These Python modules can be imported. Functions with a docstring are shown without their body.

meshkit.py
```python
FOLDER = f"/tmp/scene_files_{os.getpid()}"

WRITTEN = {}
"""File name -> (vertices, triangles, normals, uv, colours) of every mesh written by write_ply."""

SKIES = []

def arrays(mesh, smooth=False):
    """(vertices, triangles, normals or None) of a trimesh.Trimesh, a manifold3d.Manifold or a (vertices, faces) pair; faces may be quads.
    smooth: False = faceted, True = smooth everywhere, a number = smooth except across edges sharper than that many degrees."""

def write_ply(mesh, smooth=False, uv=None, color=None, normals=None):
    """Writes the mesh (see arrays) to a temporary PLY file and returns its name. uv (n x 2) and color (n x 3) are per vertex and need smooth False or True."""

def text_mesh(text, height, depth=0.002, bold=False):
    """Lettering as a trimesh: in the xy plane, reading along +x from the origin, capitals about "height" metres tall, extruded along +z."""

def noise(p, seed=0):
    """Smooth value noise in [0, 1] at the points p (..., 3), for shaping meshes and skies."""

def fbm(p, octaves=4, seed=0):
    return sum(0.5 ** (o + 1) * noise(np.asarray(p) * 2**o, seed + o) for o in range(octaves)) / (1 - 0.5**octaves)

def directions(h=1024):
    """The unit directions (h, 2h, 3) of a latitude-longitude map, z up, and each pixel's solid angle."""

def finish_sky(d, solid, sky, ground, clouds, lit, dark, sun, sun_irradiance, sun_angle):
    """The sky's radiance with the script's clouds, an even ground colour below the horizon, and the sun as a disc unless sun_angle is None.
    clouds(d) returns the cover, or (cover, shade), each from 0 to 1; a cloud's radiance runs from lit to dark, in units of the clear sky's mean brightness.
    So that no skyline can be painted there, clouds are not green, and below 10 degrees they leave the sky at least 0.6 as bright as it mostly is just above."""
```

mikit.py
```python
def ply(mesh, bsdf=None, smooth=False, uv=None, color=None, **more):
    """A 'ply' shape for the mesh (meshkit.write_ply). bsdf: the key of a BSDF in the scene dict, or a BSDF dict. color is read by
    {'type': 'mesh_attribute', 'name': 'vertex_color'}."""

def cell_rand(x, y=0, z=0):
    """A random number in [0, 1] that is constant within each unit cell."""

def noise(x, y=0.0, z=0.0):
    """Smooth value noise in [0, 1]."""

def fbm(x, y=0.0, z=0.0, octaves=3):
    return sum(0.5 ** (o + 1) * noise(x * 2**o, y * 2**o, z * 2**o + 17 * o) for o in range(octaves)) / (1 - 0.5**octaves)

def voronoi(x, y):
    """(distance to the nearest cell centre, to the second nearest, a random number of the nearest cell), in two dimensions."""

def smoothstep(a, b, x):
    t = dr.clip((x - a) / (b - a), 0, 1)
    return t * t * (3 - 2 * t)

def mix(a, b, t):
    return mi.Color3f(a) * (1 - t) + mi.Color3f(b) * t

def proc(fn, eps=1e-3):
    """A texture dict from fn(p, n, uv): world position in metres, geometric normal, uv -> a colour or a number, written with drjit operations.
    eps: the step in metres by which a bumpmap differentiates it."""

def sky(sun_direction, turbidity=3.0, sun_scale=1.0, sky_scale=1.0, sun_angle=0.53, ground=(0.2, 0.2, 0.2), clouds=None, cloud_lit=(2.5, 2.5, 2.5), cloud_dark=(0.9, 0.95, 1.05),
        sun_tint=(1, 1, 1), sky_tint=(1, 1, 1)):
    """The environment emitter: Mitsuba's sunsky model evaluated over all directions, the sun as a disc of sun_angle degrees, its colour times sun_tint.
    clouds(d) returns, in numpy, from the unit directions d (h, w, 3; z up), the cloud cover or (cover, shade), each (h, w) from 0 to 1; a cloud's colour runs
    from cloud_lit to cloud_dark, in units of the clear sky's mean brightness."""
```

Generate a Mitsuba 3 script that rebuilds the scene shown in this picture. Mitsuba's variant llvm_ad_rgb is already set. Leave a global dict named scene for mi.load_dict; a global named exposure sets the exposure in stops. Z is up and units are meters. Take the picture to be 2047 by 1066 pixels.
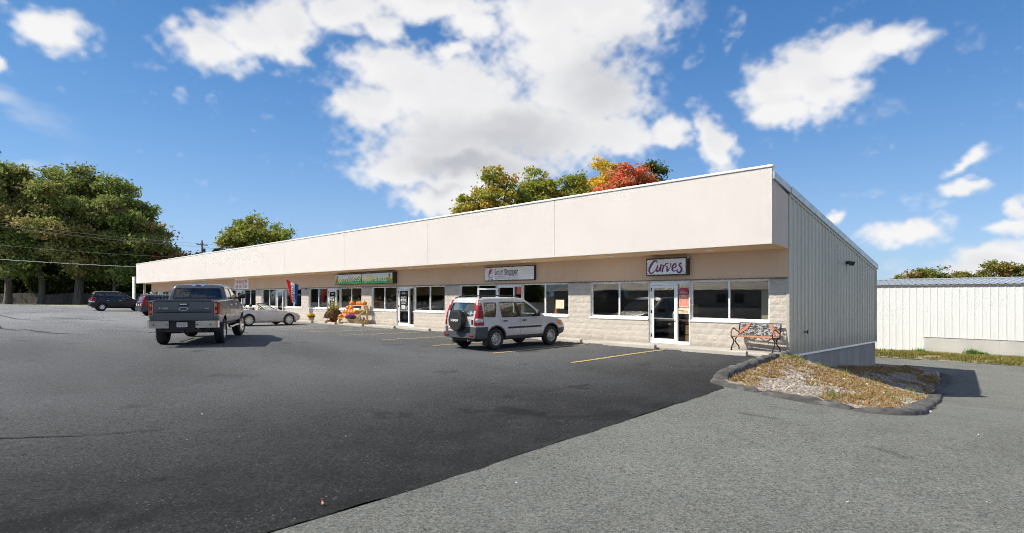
import math, random
import numpy as np, trimesh, drjit as dr, mitsuba as mi, mikit, meshkit
from manifold3d import Manifold, CrossSection, Mesh, FillRule
from shapely.geometry import Polygon, LineString, Point, box as sbox
from shapely import affinity
from shapely.ops import unary_union
from scipy.interpolate import PchipInterpolator

T = mi.ScalarTransform4f
scene, labels = {'type': 'scene'}, {}
rng = np.random.default_rng(7)
pi = math.pi

# ---------------------------------------------------------------- camera, sky, exposure
FWD, CAM_Z = np.array([-.7193, .6947, 0.]), 1.81
scene['camera'] = {'type': 'perspective', 'fov': 80.7, 'fov_axis': 'x', 'near_clip': 0.05, 'far_clip': 3000.0,
                   'principal_point_offset_y': -0.0558,
                   'to_world': T().look_at(origin=[0, 0, CAM_Z], target=[float(FWD[0]), float(FWD[1]), CAM_Z], up=[0, 0, 1])}
exposure = 2.4
# clouds: each (azimuth, elevation, long axis, short axis, strength), degrees
BLOBS = [[-83.2,19.1,2.1,-.5,-.4,-1.2,1],[-86.3,16.5,.5,-.2,-.2,-.5,.9],[-86.1,20.4,.3,.1,0,-.3,.6],[-75.4,20.3,1.5,0,-.1,-.9,.55],[-72.4,20.4,2.7,-.6,-.5,-1.5,1],[-69.1,21.7,3.1,.4,0,-1.7,1],[-66.4,23.1,2.7,.4,0,-2,1],[-67,19.7,1,-.2,-.3,-.9,.6],[-65.8,21.8,1.8,.2,0,-1.4,.8],[-61.5,24.6,3.3,.3,0,-1.5,1],[-58.1,23.4,1.8,-.8,-.8,-1.4,.95],[-52.8,25.6,5.5,.2,0,-1.2,1],[-49.7,24.4,2.2,-.7,-.5,-1.3,.9],[-51.6,22.1,1.8,.4,.2,-1,.85],[-42.8,24.4,4.3,-.2,0,-2.4,1],[-37.7,24.8,5.6,-.5,0,-2.6,1],[-41.4,21.8,4.8,-.2,0,-2.9,1],[-39.3,18.4,5.3,-.3,0,-3.5,1],[-57,19.8,4,-.8,-.5,-1.8,1],[-59,17,3.3,.2,0,-1.9,1],[-52.3,18.4,7.6,.1,0,-3.2,1],[-48.1,15.9,10.5,-.2,0,-3.3,1.1],[-40.5,15.1,5.8,-.2,0,-2.7,1],[-36,14.5,3,-.7,-.3,-1.7,.9],[-31.7,14.3,2.3,.2,.1,-1,.8],[-34,15.8,2.2,-.1,0,-1.7,.6],[-57,11.6,3.4,.1,0,-1.4,1],[-51.8,13.4,6.9,.1,0,-2.2,1],[-53.3,9.2,3.5,.1,0,-1.3,1],[-50,10.9,5.1,0,0,-2.2,1],[-47.1,12.3,4.6,0,0,-1.8,.9],[-27.4,13.4,1,.4,1.1,-2.5,1],[-26,22.6,.7,-.3,-.4,-1.4,.6],[-29.3,24.4,1.1,-.1,0,-1.4,.45],[-29.2,21,.5,-.2,-.3,-1.1,.4],[-22.6,17.4,2.6,-.4,0,-2.1,1],[-20,18.3,2.8,.6,.7,-2.1,1],[-16.7,19.1,2.7,.3,.4,-1.6,1],[-13.7,19.6,1.9,0,.2,-1.2,.95],[-22.2,15.6,2.3,-.3,0,-1.2,.85],[-18.5,16.5,2.4,.3,.4,-1.6,.9],[-16,14.8,2.8,-.2,.1,-.9,.35],[-9.1,18.9,.8,.3,.3,-.9,.4],[-8.7,10,1.2,.6,.2,-.6,.9],[-9.2,8.1,1.1,0,0,-.4,.8],[-11.6,7.3,1.2,-.1,0,-.5,.4],[-12.5,5.1,2.4,.2,.1,-.9,.95],[-6.4,5,1.6,-.1,0,-.6,.85],[-5.7,6.4,.6,.6,.5,-.8,.85],[-7.6,2.6,3.3,.5,.1,-1.3,.95],[-18,6.7,.9,-.3,-.1,-.6,.8],[-13.5,2.1,1.5,0,0,-.5,.4],[-74.7,16,.3,-.3,-.3,-.5,.5],[-72.4,15.6,.4,-.3,-.4,-.6,.5],[-82.9,15,.4,.1,0,-.4,.35],[-77.2,18.5,.7,0,-.1,-.4,.35]]
SHADES = [[-47.1,14.8,9,2.4,.75],[-50,12.3,6.1,1.3,.9],[-37.7,19.1,3.8,3.3,.55],[-52.8,13.6,5.7,1.7,.5],[-35.4,21.9,2.8,2.8,.3],[-8.1,2.2,5.2,.9,.35],[-52.8,10.2,3.8,.5,.45]]


def ss(a, b, x):
    t = np.clip((np.asarray(x, float) - a) / (b - a), 0, 1)
    return t * t * (3 - 2 * t)


def clouds(d):
    az = np.degrees(np.arctan2(d[..., 0], d[..., 1]))
    el = np.degrees(np.arcsin(np.clip(d[..., 2], -1, 1)))
    w1, w2, w3 = (meshkit.fbm(d * s, 4, seed=k) - .5 for s, k in ((22, 3), (22, 11), (60, 17)))
    w4 = meshkit.fbm(d * 60, 3, seed=29) - .5
    azw, elw = az + 3.0 * w1 + 1.1 * w3, el + 2.4 * w2 + 1.0 * w4
    ce = np.cos(np.radians(el))
    f, strong, above = np.zeros(az.shape), np.zeros(az.shape), np.zeros(az.shape)
    for a, e, ax, ay, bx, by, s in BLOBS:
        da, de = ((azw - a + 180) % 360 - 180) * ce, elw - e
        det = ax * by - ay * bx
        p, q = (da * by - de * bx) / det, (de * ax - da * ay) / det
        g = np.clip(1.58 - np.sqrt(p * p + q * q), 0, 1.5)
        strong = np.maximum(strong, s * np.clip(g * 2, 0, 1))
        if s > .7:
            f = np.maximum(f, g)
            q2 = q - (1.1 * ax) / det            # the same puff, a little higher up
            p2 = p + (1.1 * bx) / det
            above = np.maximum(above, np.clip(1.5 - np.sqrt(p2 * p2 + q2 * q2), 0, 1.2))
    wisp = meshkit.fbm(d * 90, 4, seed=5)
    thin = meshkit.fbm(d * 34, 4, seed=8)
    cover = ss(.12, 1.0, f + (.65 * (wisp - .5) + .45 * (thin - .5)) * np.clip(1.35 - .55 * f, .3, 1.2))
    cover = np.maximum(cover, .7 * strong * ss(.38, .72, .55 * wisp + .45 * thin + .18 * (strong - .5)) * (strong > .05))
    # the rest of the sky goes on with scattered cumulus of the same kind
    pl = d[..., :2] / (d[..., 2:3] + .12)
    q3 = np.concatenate([pl * 1.6, np.zeros_like(pl[..., :1])], -1)
    n = meshkit.fbm(q3, 6, seed=21)
    inview = ss(0, 12, az + 92) * ss(0, 12, 3 - az + 4) * ss(38, 27, el)
    cover = np.maximum(cover, ss(.53, .66, n) * (1 - inview) * ss(.01, .06, d[..., 2]))
    shade = .02 + .16 * ss(.5, 1.25, above) * inview + .55 * ss(.5, .75, n) * (1 - inview)
    for a, e, ra, re, s in SHADES:
        da, de = ((azw - a + 180) % 360 - 180) * ce, elw - e
        shade = np.maximum(shade, s * np.exp(-(da / ra) ** 2 - (de / re) ** 2))
    shade = shade + .34 * (meshkit.fbm(d * 15, 5, seed=41) - .5)
    haze = .40 * np.exp(-(np.clip(el, 0, 90) / 9) ** 1.3)          # thin veil that whitens the sky towards the horizon
    shade = np.where(cover > 1e-3, shade * cover / np.maximum(cover + haze * (1 - cover), 1e-6), 0) + .25 * haze * (1 - cover)
    return np.clip(1 - (1 - cover * .97) * (1 - haze), 0, 1), np.clip(shade, 0, 1)


SUN = (-4.2, -5.5, 6.96)
scene['sky'] = mikit.sky(SUN, turbidity=2.6, sky_scale=.62, clouds=clouds, cloud_lit=(3.45, 3.42, 3.40), cloud_dark=(1.75, 1.82, 1.95), sky_tint=(.52, .90, 1.18), sun_tint=(.82, .925, 1.05))


# ---------------------------------------------------------------- helpers
def uniq(name):
    k, i = name, 0
    while k in scene or k in USED:
        i += 1
        k = f'{name}_{i:03d}'
    USED.add(k)
    return k


USED = set()


def lab(key, label=None, cat=None, group=None, kind=None):
    d = labels.setdefault(key, {})
    for k, v in (('label', label), ('category', cat), ('group', group), ('kind', kind)):
        if v:
            d[k] = v
    return key


def tri(m):
    if isinstance(m, Manifold):
        q = m.to_mesh()
        return trimesh.Trimesh(np.array(q.vert_properties[:, :3], float), np.array(q.tri_verts), process=False)
    if isinstance(m, (tuple, list)) and not isinstance(m[0], (trimesh.Trimesh, Manifold)):
        v, f = np.asarray(m[0], float), np.asarray(m[1], int)
        if f.shape[1] == 4:
            f = np.vstack([f[:, [0, 1, 2]], f[:, [0, 2, 3]]])
        return trimesh.Trimesh(v, f, process=False)
    if isinstance(m, list):
        return trimesh.util.concatenate([tri(x) for x in m])
    return m


def put(name, mesh, bsdf, pose=None, smooth=False, **kw):
    key = uniq(name)
    m = tri(mesh)
    if len(m.faces) == 0:
        print('empty mesh', key)
        return key
    if pose is not None:
        m = m.copy()
        m.apply_transform(pose)
    scene[key] = mikit.ply(m, bsdf, smooth=smooth, **kw)
    return key


def mat(x=0, y=0, z=0, rz=0, ry=0, rx=0):
    m = trimesh.transformations.euler_matrix(math.radians(rx), math.radians(ry), math.radians(rz), 'sxyz')
    m[:3, 3] = x, y, z
    return m


def bx(x0, x1, y0, y1, z0, z1):
    return Manifold.cube([x1 - x0, y1 - y0, z1 - z0]).translate([x0, y0, z0])


def rbx(x0, x1, y0, y1, z0, z1, r=.02, seg=8):
    r = min(r, (x1 - x0) * .49, (y1 - y0) * .49, (z1 - z0) * .49)
    s = Manifold.sphere(r, seg)
    return Manifold.batch_hull([s.translate([x, y, z]) for x in (x0 + r, x1 - r) for y in (y0 + r, y1 - r) for z in (z0 + r, z1 - r)])


def cs(poly):
    out = []
    for g in getattr(poly, 'geoms', [poly]):
        out.append(np.array(g.exterior.coords[:-1]))
        out += [np.array(h.coords[:-1]) for h in g.interiors]
    return CrossSection(out, FillRule.EvenOdd)


def as_poly(p):
    return p if hasattr(p, 'geom_type') else Polygon(p)


def prism_y(p, y0, y1):            # polygon in (x, z), from y0 to y1
    return Manifold.extrude(cs(as_poly(p)), y1 - y0).rotate([90, 0, 0]).translate([0, y1, 0])


def prism_x(p, x0, x1):            # polygon in (y, z)
    return Manifold.extrude(cs(as_poly(p)), x1 - x0).transform(np.array([[0, 0, 1, x0], [1, 0, 0, 0], [0, 1, 0, 0.]]))


def prism_z(p, z0, z1):
    return Manifold.extrude(cs(as_poly(p)), z1 - z0).translate([0, 0, z0])


def rpoly(pts, r=.05):
    return Polygon(pts).buffer(-r, join_style=2).buffer(r, quad_segs=5)


def tube(pts, r, sides=8, caps=True):
    p = np.asarray(pts, float)
    t = np.gradient(p, axis=0)
    t /= np.linalg.norm(t, axis=1, keepdims=True) + 1e-12
    ref = np.array([0, 0, 1.0]) if abs(t[:, 2]).mean() < .8 else np.array([1.0, 0, 0])
    a = np.cross(t, ref)
    a /= np.linalg.norm(a, axis=1, keepdims=True) + 1e-12
    b = np.cross(t, a)
    an = np.arange(sides) * 2 * pi / sides
    rr = np.broadcast_to(np.asarray(r, float), (len(p),))
    v = p[:, None] + rr[:, None, None] * (np.cos(an)[None, :, None] * a[:, None] + np.sin(an)[None, :, None] * b[:, None])
    i, j = np.meshgrid(np.arange(len(p) - 1), np.arange(sides), indexing='ij')
    j2 = (j + 1) % sides
    q = np.stack([i * sides + j, i * sides + j2, (i + 1) * sides + j2, (i + 1) * sides + j], -1).reshape(-1, 4)
    f = np.vstack([q[:, [0, 2, 1]], q[:, [0, 3, 2]]])
    v = v.reshape(-1, 3)
    if caps:
        n = len(v)
        v = np.vstack([v, p[0], p[-1]])
        k = np.arange(sides)
        k2 = (k + 1) % sides
        L = (len(p) - 1) * sides
        f = np.vstack([f, np.stack([k2 * 0 + n, k, k2], -1), np.stack([k * 0 + n + 1, L + k2, L + k], -1)])
    return trimesh.Trimesh(v, f, process=False)


def curve(pts, n=20):
    p = np.asarray(pts, float)
    s = np.r_[0, np.cumsum(np.linalg.norm(np.diff(p, axis=0), axis=1))]
    from scipy.interpolate import CubicSpline
    return CubicSpline(s, p)(np.linspace(0, s[-1], n))


def lathe(prof, seg=32):            # (r, z) profile, closed solid about z
    return Manifold.revolve(CrossSection([np.array(prof, float)], FillRule.EvenOdd), seg)


def text(s, h, depth=.004, bold=True, w=None):
    m = meshkit.text_mesh(s, h, depth, bold)
    if w:
        x0, x1 = m.bounds[:, 0]
        m.vertices[:, 0] = (m.vertices[:, 0] - x0) * w / (x1 - x0)
    return m


# ---------------------------------------------------------------- the lie of the land
def Xb(Y):
    return np.interp(Y, [-60, -10, 1.87, 3.1, 5.43, 8, 11.3, 11.93, 17.3, 60], [-3.4, -4.1, -4.6, -4.68, -4.95, -5.23, -5.64, -6.06, -7.1, -7.1])


def gz(X, Y):
    X, Y = np.asarray(X, float), np.asarray(Y, float)
    lot = .28 * ss(-7, -24, X) * (1 - .72 * ss(7, 17, Y)) + .05 * ss(12, 16.5, Y) * ss(-4, -9, X) + .33 * ss(-42, -80, X)
    d = X - Xb(Y)
    far = 3.2 * ss(17.6, 23, Y)
    return lot - 1.25 * ss(9, 23.5, Y) * ss(-.3 - far, 2.6 - far, d)


def grid(xs2d, ys2d, zs2d):
    n, m = xs2d.shape
    v = np.stack([xs2d, ys2d, zs2d], -1).reshape(-1, 3)
    i, j = np.meshgrid(np.arange(n - 1), np.arange(m - 1), indexing='ij')
    a = i * m + j
    q = np.stack([a, a + m, a + m + 1, a + 1], -1).reshape(-1, 4)
    f = np.vstack([q[:, [0, 1, 2]], q[:, [0, 2, 3]]])
    t = trimesh.Trimesh(v, f, process=False)
    if t.face_normals[:, 2].mean() < 0:
        t.invert()
    return t


# ---------------------------------------------------------------- materials
def rgb(c):
    return {'type': 'rgb', 'value': [float(x) for x in c]}


def B(name, d, two=True):
    scene[name] = {'type': 'twosided', 'b': d} if two else d
    return name


def pr(name, col, rough=.6, metal=0., spec=.5, coat=0., two=True, **kw):
    return B(name, {'type': 'principled', 'base_color': col if isinstance(col, dict) else rgb(col), 'roughness': rough, 'metallic': metal, 'specular': spec, **{'clearcoat': coat, 'clearcoat_gloss': .45, **kw}}, two)


def bump(d, fn, scale, eps=.002):
    return {'type': 'bumpmap', 't': mikit.proc(fn, eps), 'scale': scale, 'b': d}


C3 = mi.Color3f
noise, fbm, sst, mix = mikit.noise, mikit.fbm, mikit.smoothstep, mikit.mix


def seg_d(p, x0, y0, x1, y1):
    L2 = (x1 - x0) ** 2 + (y1 - y0) ** 2
    t = dr.clip(((p.x - x0) * (x1 - x0) + (p.y - y0) * (y1 - y0)) / L2, 0, 1)
    return dr.sqrt(dr.square(p.x - x0 - t * (x1 - x0)) + dr.square(p.y - y0 - t * (y1 - y0))), t


def lot_col(p, n, uv):
    big = fbm(p.x * .22 + 3, p.y * .5 + 9, octaves=4)
    mid = fbm(p.x * 2.1, p.y * 2.1, octaves=3)
    fine = noise(p.x * 95, p.y * 95)
    fine2 = noise(p.x * 37 + 5, p.y * 37)
    worn, worn2 = sst(-5.2, -13.5, p.x + 5 * (big - .5)), sst(-14, -50, p.x + 8 * (big - .5))
    v = .019 + .056 * worn + .10 * worn2 + .045 * (big - .45) * (.3 + worn + worn2) + .012 * (mid - .5)
    grit = noise(p.x * 52 + 3, p.y * 52)
    v = v * (.12 + .60 * fine + .40 * fine2 + .75 * grit)
    v = v + .085 * sst(.86, .96, noise(p.x * 61 + 7, p.y * 61)) * (.35 + .65 * sst(.3, .9, noise(p.x * 2, p.y * 2 + 8)))
    stain = sst(.70, .78, fbm(p.x * .9 + 11, p.y * .9 + 5, octaves=4))
    v = v * (1 - .35 * stain)
    v = dr.maximum(v, .012)
    return C3(v * 1.04, v * 1.07, v * 1.13)


def lot_bump(p, n, uv):
    return noise(p.x * 90, p.y * 90) + .6 * noise(p.x * 42, p.y * 42)


MARKS = [(-4.42, 9.02, -3.60, 9.0, .07, .35), (-2.35, 8.24, -1.62, 7.78, .08, .30), (-4.4, 9.95, -3.6, 9.95, .05, .22), (-1.75, 8.9, -1.35, 8.6, .05, .2), (-2.9, 7.1, -3.9, 7.7, .06, .15)]


def drive_col(p, n, uv):
    big = fbm(p.x * .3 + 1, p.y * .3, octaves=4)
    mid = fbm(p.x * 1.7, p.y * 1.7 + 4, octaves=3)
    f1, f2, f3 = noise(p.x * 110, p.y * 110), noise(p.x * 55 + 9, p.y * 55), noise(p.x * 73, p.y * 73 + 31)
    v = (.112 + .04 * (big - .5) + .03 * (mid - .5)) * (.22 + .70 * f1 + .60 * f2 + .28 * noise(p.x * 30 + 2, p.y * 30))
    c = C3(v * .94, v * .99, v * .955)
    c = c + C3(.05, .03, .015) * sst(.72, .9, f3)
    for x0, y0, x1, y1, w, s in MARKS:
        d, t = seg_d(p, x0, y0, x1, y1)
        k = s * sst(w, w * .5, d) * sst(0, .25, t) * sst(1, .75, t) * sst(.25, .6, noise(p.x * 26, p.y * 26) + .25)
        c = c * (1 - k)
    return c


def stucco(base, var=.05, streak=.0):
    def f(p, n, uv):
        q = fbm(p.x * .8, p.y * .8, p.z * .8, octaves=4)
        s = fbm((p.x + p.y) * 7, p.z * .35, 3, octaves=3)
        g = noise(p.x * 130, p.y * 130, p.z * 130)
        k = 1 + var * (q - .5) * 2 + streak * (s - .5) + .025 * (g - .5)
        return C3(*base) * k
    return f


def stucco_b(p, n, uv):
    return noise(p.x * 120, p.y * 120, p.z * 120) + .7 * noise(p.x * 60, p.y * 60, p.z * 60) + 1.5 * noise(p.x * 18, p.y * 18, p.z * 18)


def block_col(base):
    def f(p, n, uv):
        b = mikit.cell_rand(dr.floor(p.x / .4064 * 2), dr.floor((p.z - .12) / .2032), 5)
        q = fbm(p.x * 30, p.y * 30, p.z * 30, octaves=3)
        s = fbm(p.x * 5, p.y, p.z * 1.2, octaves=3)
        return C3(*base) * (.90 + .08 * b + .22 * (q - .45) + .10 * (s - .5)) * (1 - .22 * sst(.42, .12, p.z + .25 * (s - .5)))
    return f


def block_b(p, n, uv):
    return fbm(p.x * 32, p.y * 32, p.z * 32, octaves=3)


def conc_col(base, var=.2, vert=0.):
    def f(p, n, uv):
        q = fbm(p.x * 1.3, p.y * 1.3, p.z * 1.3, octaves=5)
        g = noise(p.x * 80, p.y * 80, p.z * 80)
        k = 1 + var * (q - .5) * 2 + .12 * (g - .5)
        if vert:
            k = k + vert * (fbm((p.x + p.y) * 5, p.z * .25, 2, octaves=3) - .5) - .5 * vert * sst(.06, 0, dr.abs(((p.x + p.y) * 1.7) - dr.round((p.x + p.y) * 1.7)))
        return C3(*base) * k
    return f


B('lot_asphalt', bump({'type': 'principled', 'base_color': mikit.proc(lot_col), 'roughness': .85, 'specular': .12}, lot_bump, .004, .003))
B('drive_asphalt', bump({'type': 'principled', 'base_color': mikit.proc(drive_col), 'roughness': .85, 'specular': .1}, lot_bump, .003, .003))
B('berm_asphalt', bump({'type': 'principled', 'base_color': mikit.proc(lambda p, n, uv: C3(.075, .073, .073) * (.25 + 1.4 * fbm(p.x * 9, p.y * 9, p.z * 9, octaves=4)) + C3(.11, .105, .095) * sst(.55, .8, fbm(p.x * 3, p.y * 3, p.z * 3, octaves=3)) * noise(p.x * 70, p.y * 70, p.z * 70)), 'roughness': .85, 'specular': .3}, lambda p, n, uv: fbm(p.x * 25, p.y * 25, p.z * 25, octaves=3), .02, .004))
B('fascia_stucco', {'type': 'diffuse', 'reflectance': mikit.proc(stucco((.65, .608, .590), .03, .02))})
B('tan_stucco', bump({'type': 'diffuse', 'reflectance': mikit.proc(stucco((.72, .52, .365), .06, .05))}, stucco_b, .0018))
B('soffit_stucco', bump({'type': 'diffuse', 'reflectance': mikit.proc(stucco((.70, .52, .35), .06, .05))}, stucco_b, .0018))
B('return_stucco', bump({'type': 'diffuse', 'reflectance': mikit.proc(stucco((.62, .55, .51), .06, .15))}, stucco_b, .0018))
B('split_block', bump({'type': 'diffuse', 'reflectance': mikit.proc(block_col((.525, .48, .435)))}, block_b, .009))
pr('mortar', (.58, .54, .49), .95)
pr('white_frame', (.80, .81, .82), .35, 0, .5)
pr('coping_white', (.82, .81, .78), .4)
pr('dark_metal', (.02, .02, .022), .4)
pr('black_rubber', (.018, .018, .019), .75)
pr('flashing', (.16, .13, .11), .5)
pr('galvanised', mikit.proc(lambda p, n, uv: C3(.50, .52, .53) * (.75 + .5 * fbm(p.x * 4, p.y * 4, p.z * 4, octaves=4))), .38, .75)
pr('trim_tan', (.45, .42, .35), .45)
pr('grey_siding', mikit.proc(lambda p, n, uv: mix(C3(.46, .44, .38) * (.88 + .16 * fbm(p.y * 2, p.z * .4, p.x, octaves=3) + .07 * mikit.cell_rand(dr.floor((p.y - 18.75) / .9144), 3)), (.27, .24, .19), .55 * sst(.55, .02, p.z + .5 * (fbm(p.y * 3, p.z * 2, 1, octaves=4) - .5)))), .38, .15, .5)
pr('white_siding', mikit.proc(lambda p, n, uv: C3(.675, .68, .68) * (.95 + .08 * fbm(p.x * 1.5, p.z * .5, p.y, octaves=3))), .45)
pr('blue_roof', (.27, .30, .34), .5, .1)
pr('roof_sheet', (.45, .46, .46), .75)
B('foundation', {'type': 'diffuse', 'reflectance': mikit.proc(conc_col((.33, .33, .325), .25, .35))})
B('pale_foundation', {'type': 'diffuse', 'reflectance': mikit.proc(lambda p, n, uv: C3(.50, .49, .465) * (.82 + .3 * fbm(p.x * 1.1, p.z * 1.1, p.y, octaves=4) + .08 * noise(p.x * 60, p.z * 60)) * (1 - .22 * sst(-.75, -1.15, p.z) * fbm(p.x * 2, p.z * 3, 1, octaves=3)))})
B('walk_concrete', {'type': 'diffuse', 'reflectance': mikit.proc(conc_col((.43, .405, .37), .24))})
B('stop_concrete', {'type': 'diffuse', 'reflectance': mikit.proc(conc_col((.44, .415, .38), .22))})


def paint_col(p, n, uv):
    w = sst(.04, .20, fbm(p.x * 9, p.y * 9, octaves=4) + .12 * noise(p.x * 60, p.y * 60))
    return mix((.13, .12, .105), (.60, .43, .19), w)


B('line_paint', {'type': 'diffuse', 'reflectance': mikit.proc(paint_col)})
pr('crack_dark', (.012, .012, .012), .9)
B('pane_glass', {'type': 'thindielectric', 'int_ior': 1.55, 'specular_transmittance': rgb((.60, .62, .60))}, False)
pr('inside_wall', (.20, .17, .13), .9)
pr('inside_valance', (.34, .26, .17), .9)
pr('inside_floor', (.10, .095, .09), .8)
pr('earth', mikit.proc(lambda p, n, uv: mix((.16, .125, .085), (.30, .27, .24), fbm(p.x * 3, p.y * 3, octaves=4)) * (.6 + .8 * noise(p.x * 40, p.y * 40))), .95)
pr('far_ground', mikit.proc(lambda p, n, uv: mix((.07, .08, .03), (.14, .12, .06), fbm(p.x * .6, p.y * .6, octaves=4))), .95)

# ---------------------------------------------------------------- ground sheets
ys = np.r_[np.arange(-60, -4, 2.), np.arange(-4, 40.01, .25)]
off = np.r_[0, .15, .4, np.arange(.8, 9, .4), np.arange(9, 75, 3.)]
Yg = np.repeat(ys[:, None], len(off), 1)
Xg = Xb(ys)[:, None] + off[None]
k = put('driveway', grid(Xg, Yg, gz(Xg, Yg) - np.where(Xg < -3.3 - .13 * np.clip(Yg - 12, 0, 99), .9 * ss(11.9, 12.5, Yg) * (Yg < 27.8), 0)), 'drive_asphalt', smooth=True)
lab(k, kind='structure')
Yg, Xg = np.meshgrid(np.arange(29.0, 34.6, .5), np.r_[np.arange(-60, -8, 4.), -7.1], indexing='ij')
k = put('driveway', grid(Xg, Yg, 0 * Xg - 1.2505), 'drive_asphalt', smooth=True)
lab(k, kind='structure')
ys = np.r_[np.arange(-60, -4, 2.), np.arange(-4, 17.6, .12), 17.7]
off = -np.r_[0, .06, .3, np.arange(.8, 20, .6), np.arange(20, 116, 2.)]
Yg = np.repeat(ys[:, None], len(off), 1)
Xg = Xb(ys)[:, None] + off[None] + (.02 * np.sin(ys * 2.1) + .012 * np.sin(ys * 6.3))[:, None] * (off == 0) + (.012 * np.sin(ys * 1.3 + 1) + .006 * np.sin(ys * 11.) + .005 * np.sin(ys * 19.7))[:, None] * (off == 0)
k = put('parking_lot', grid(Xg, Yg, gz(Xg, Yg) + np.where(off < -.01, .006, .002)[None]), 'lot_asphalt', smooth=True)
lab(k, kind='structure')
xs, ysb = np.r_[np.arange(-400, -20, 20.), np.arange(-20, 400, 20.)], np.arange(-400, 600, 20.)
Xg, Yg = np.meshgrid(xs, ysb, indexing='ij')
k = put('ground', grid(Xg, Yg, np.where(Xg > -45, -1.75, -.3) + .0 * Xg), 'far_ground')
lab(k, kind='structure')
# verge and wood floor beyond the far edge of the lot
vp = Polygon([(-150, -40), (-116, 6.5), (-91.5, 15.2), (-86, 17.3), (-84, 40), (-90, 90), (-200, 90), (-200, -40)])
k = put('grass_verge', prism_z(vp, .1, .60), 'far_ground')
lab(k, kind='structure')
kb = LineString([(-150, -40), (-116, 6.5), (-91.5, 15.2), (-86, 17.3)]).buffer(.14, cap_style=2)
k = put('kerb', prism_z(kb, .2, .64), 'walk_concrete')
lab(k, kind='structure')
# strip by the white building
xs, ysb = np.arange(-30, 12.1, .5), np.r_[34.25, 34.6, np.arange(35, 37.3, .4)]
Xg, Yg = np.meshgrid(xs, ysb, indexing='ij')
Zg = -1.25 + .12 * ss(34.25, 35.5, Yg) + .05 * meshkit.fbm(np.stack([Xg, Yg, 0 * Xg], -1) * 1.5, 3)
k = put('grass_strip', grid(Xg, Yg, Zg), 'earth', smooth=True)
lab(k, kind='structure')

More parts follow.
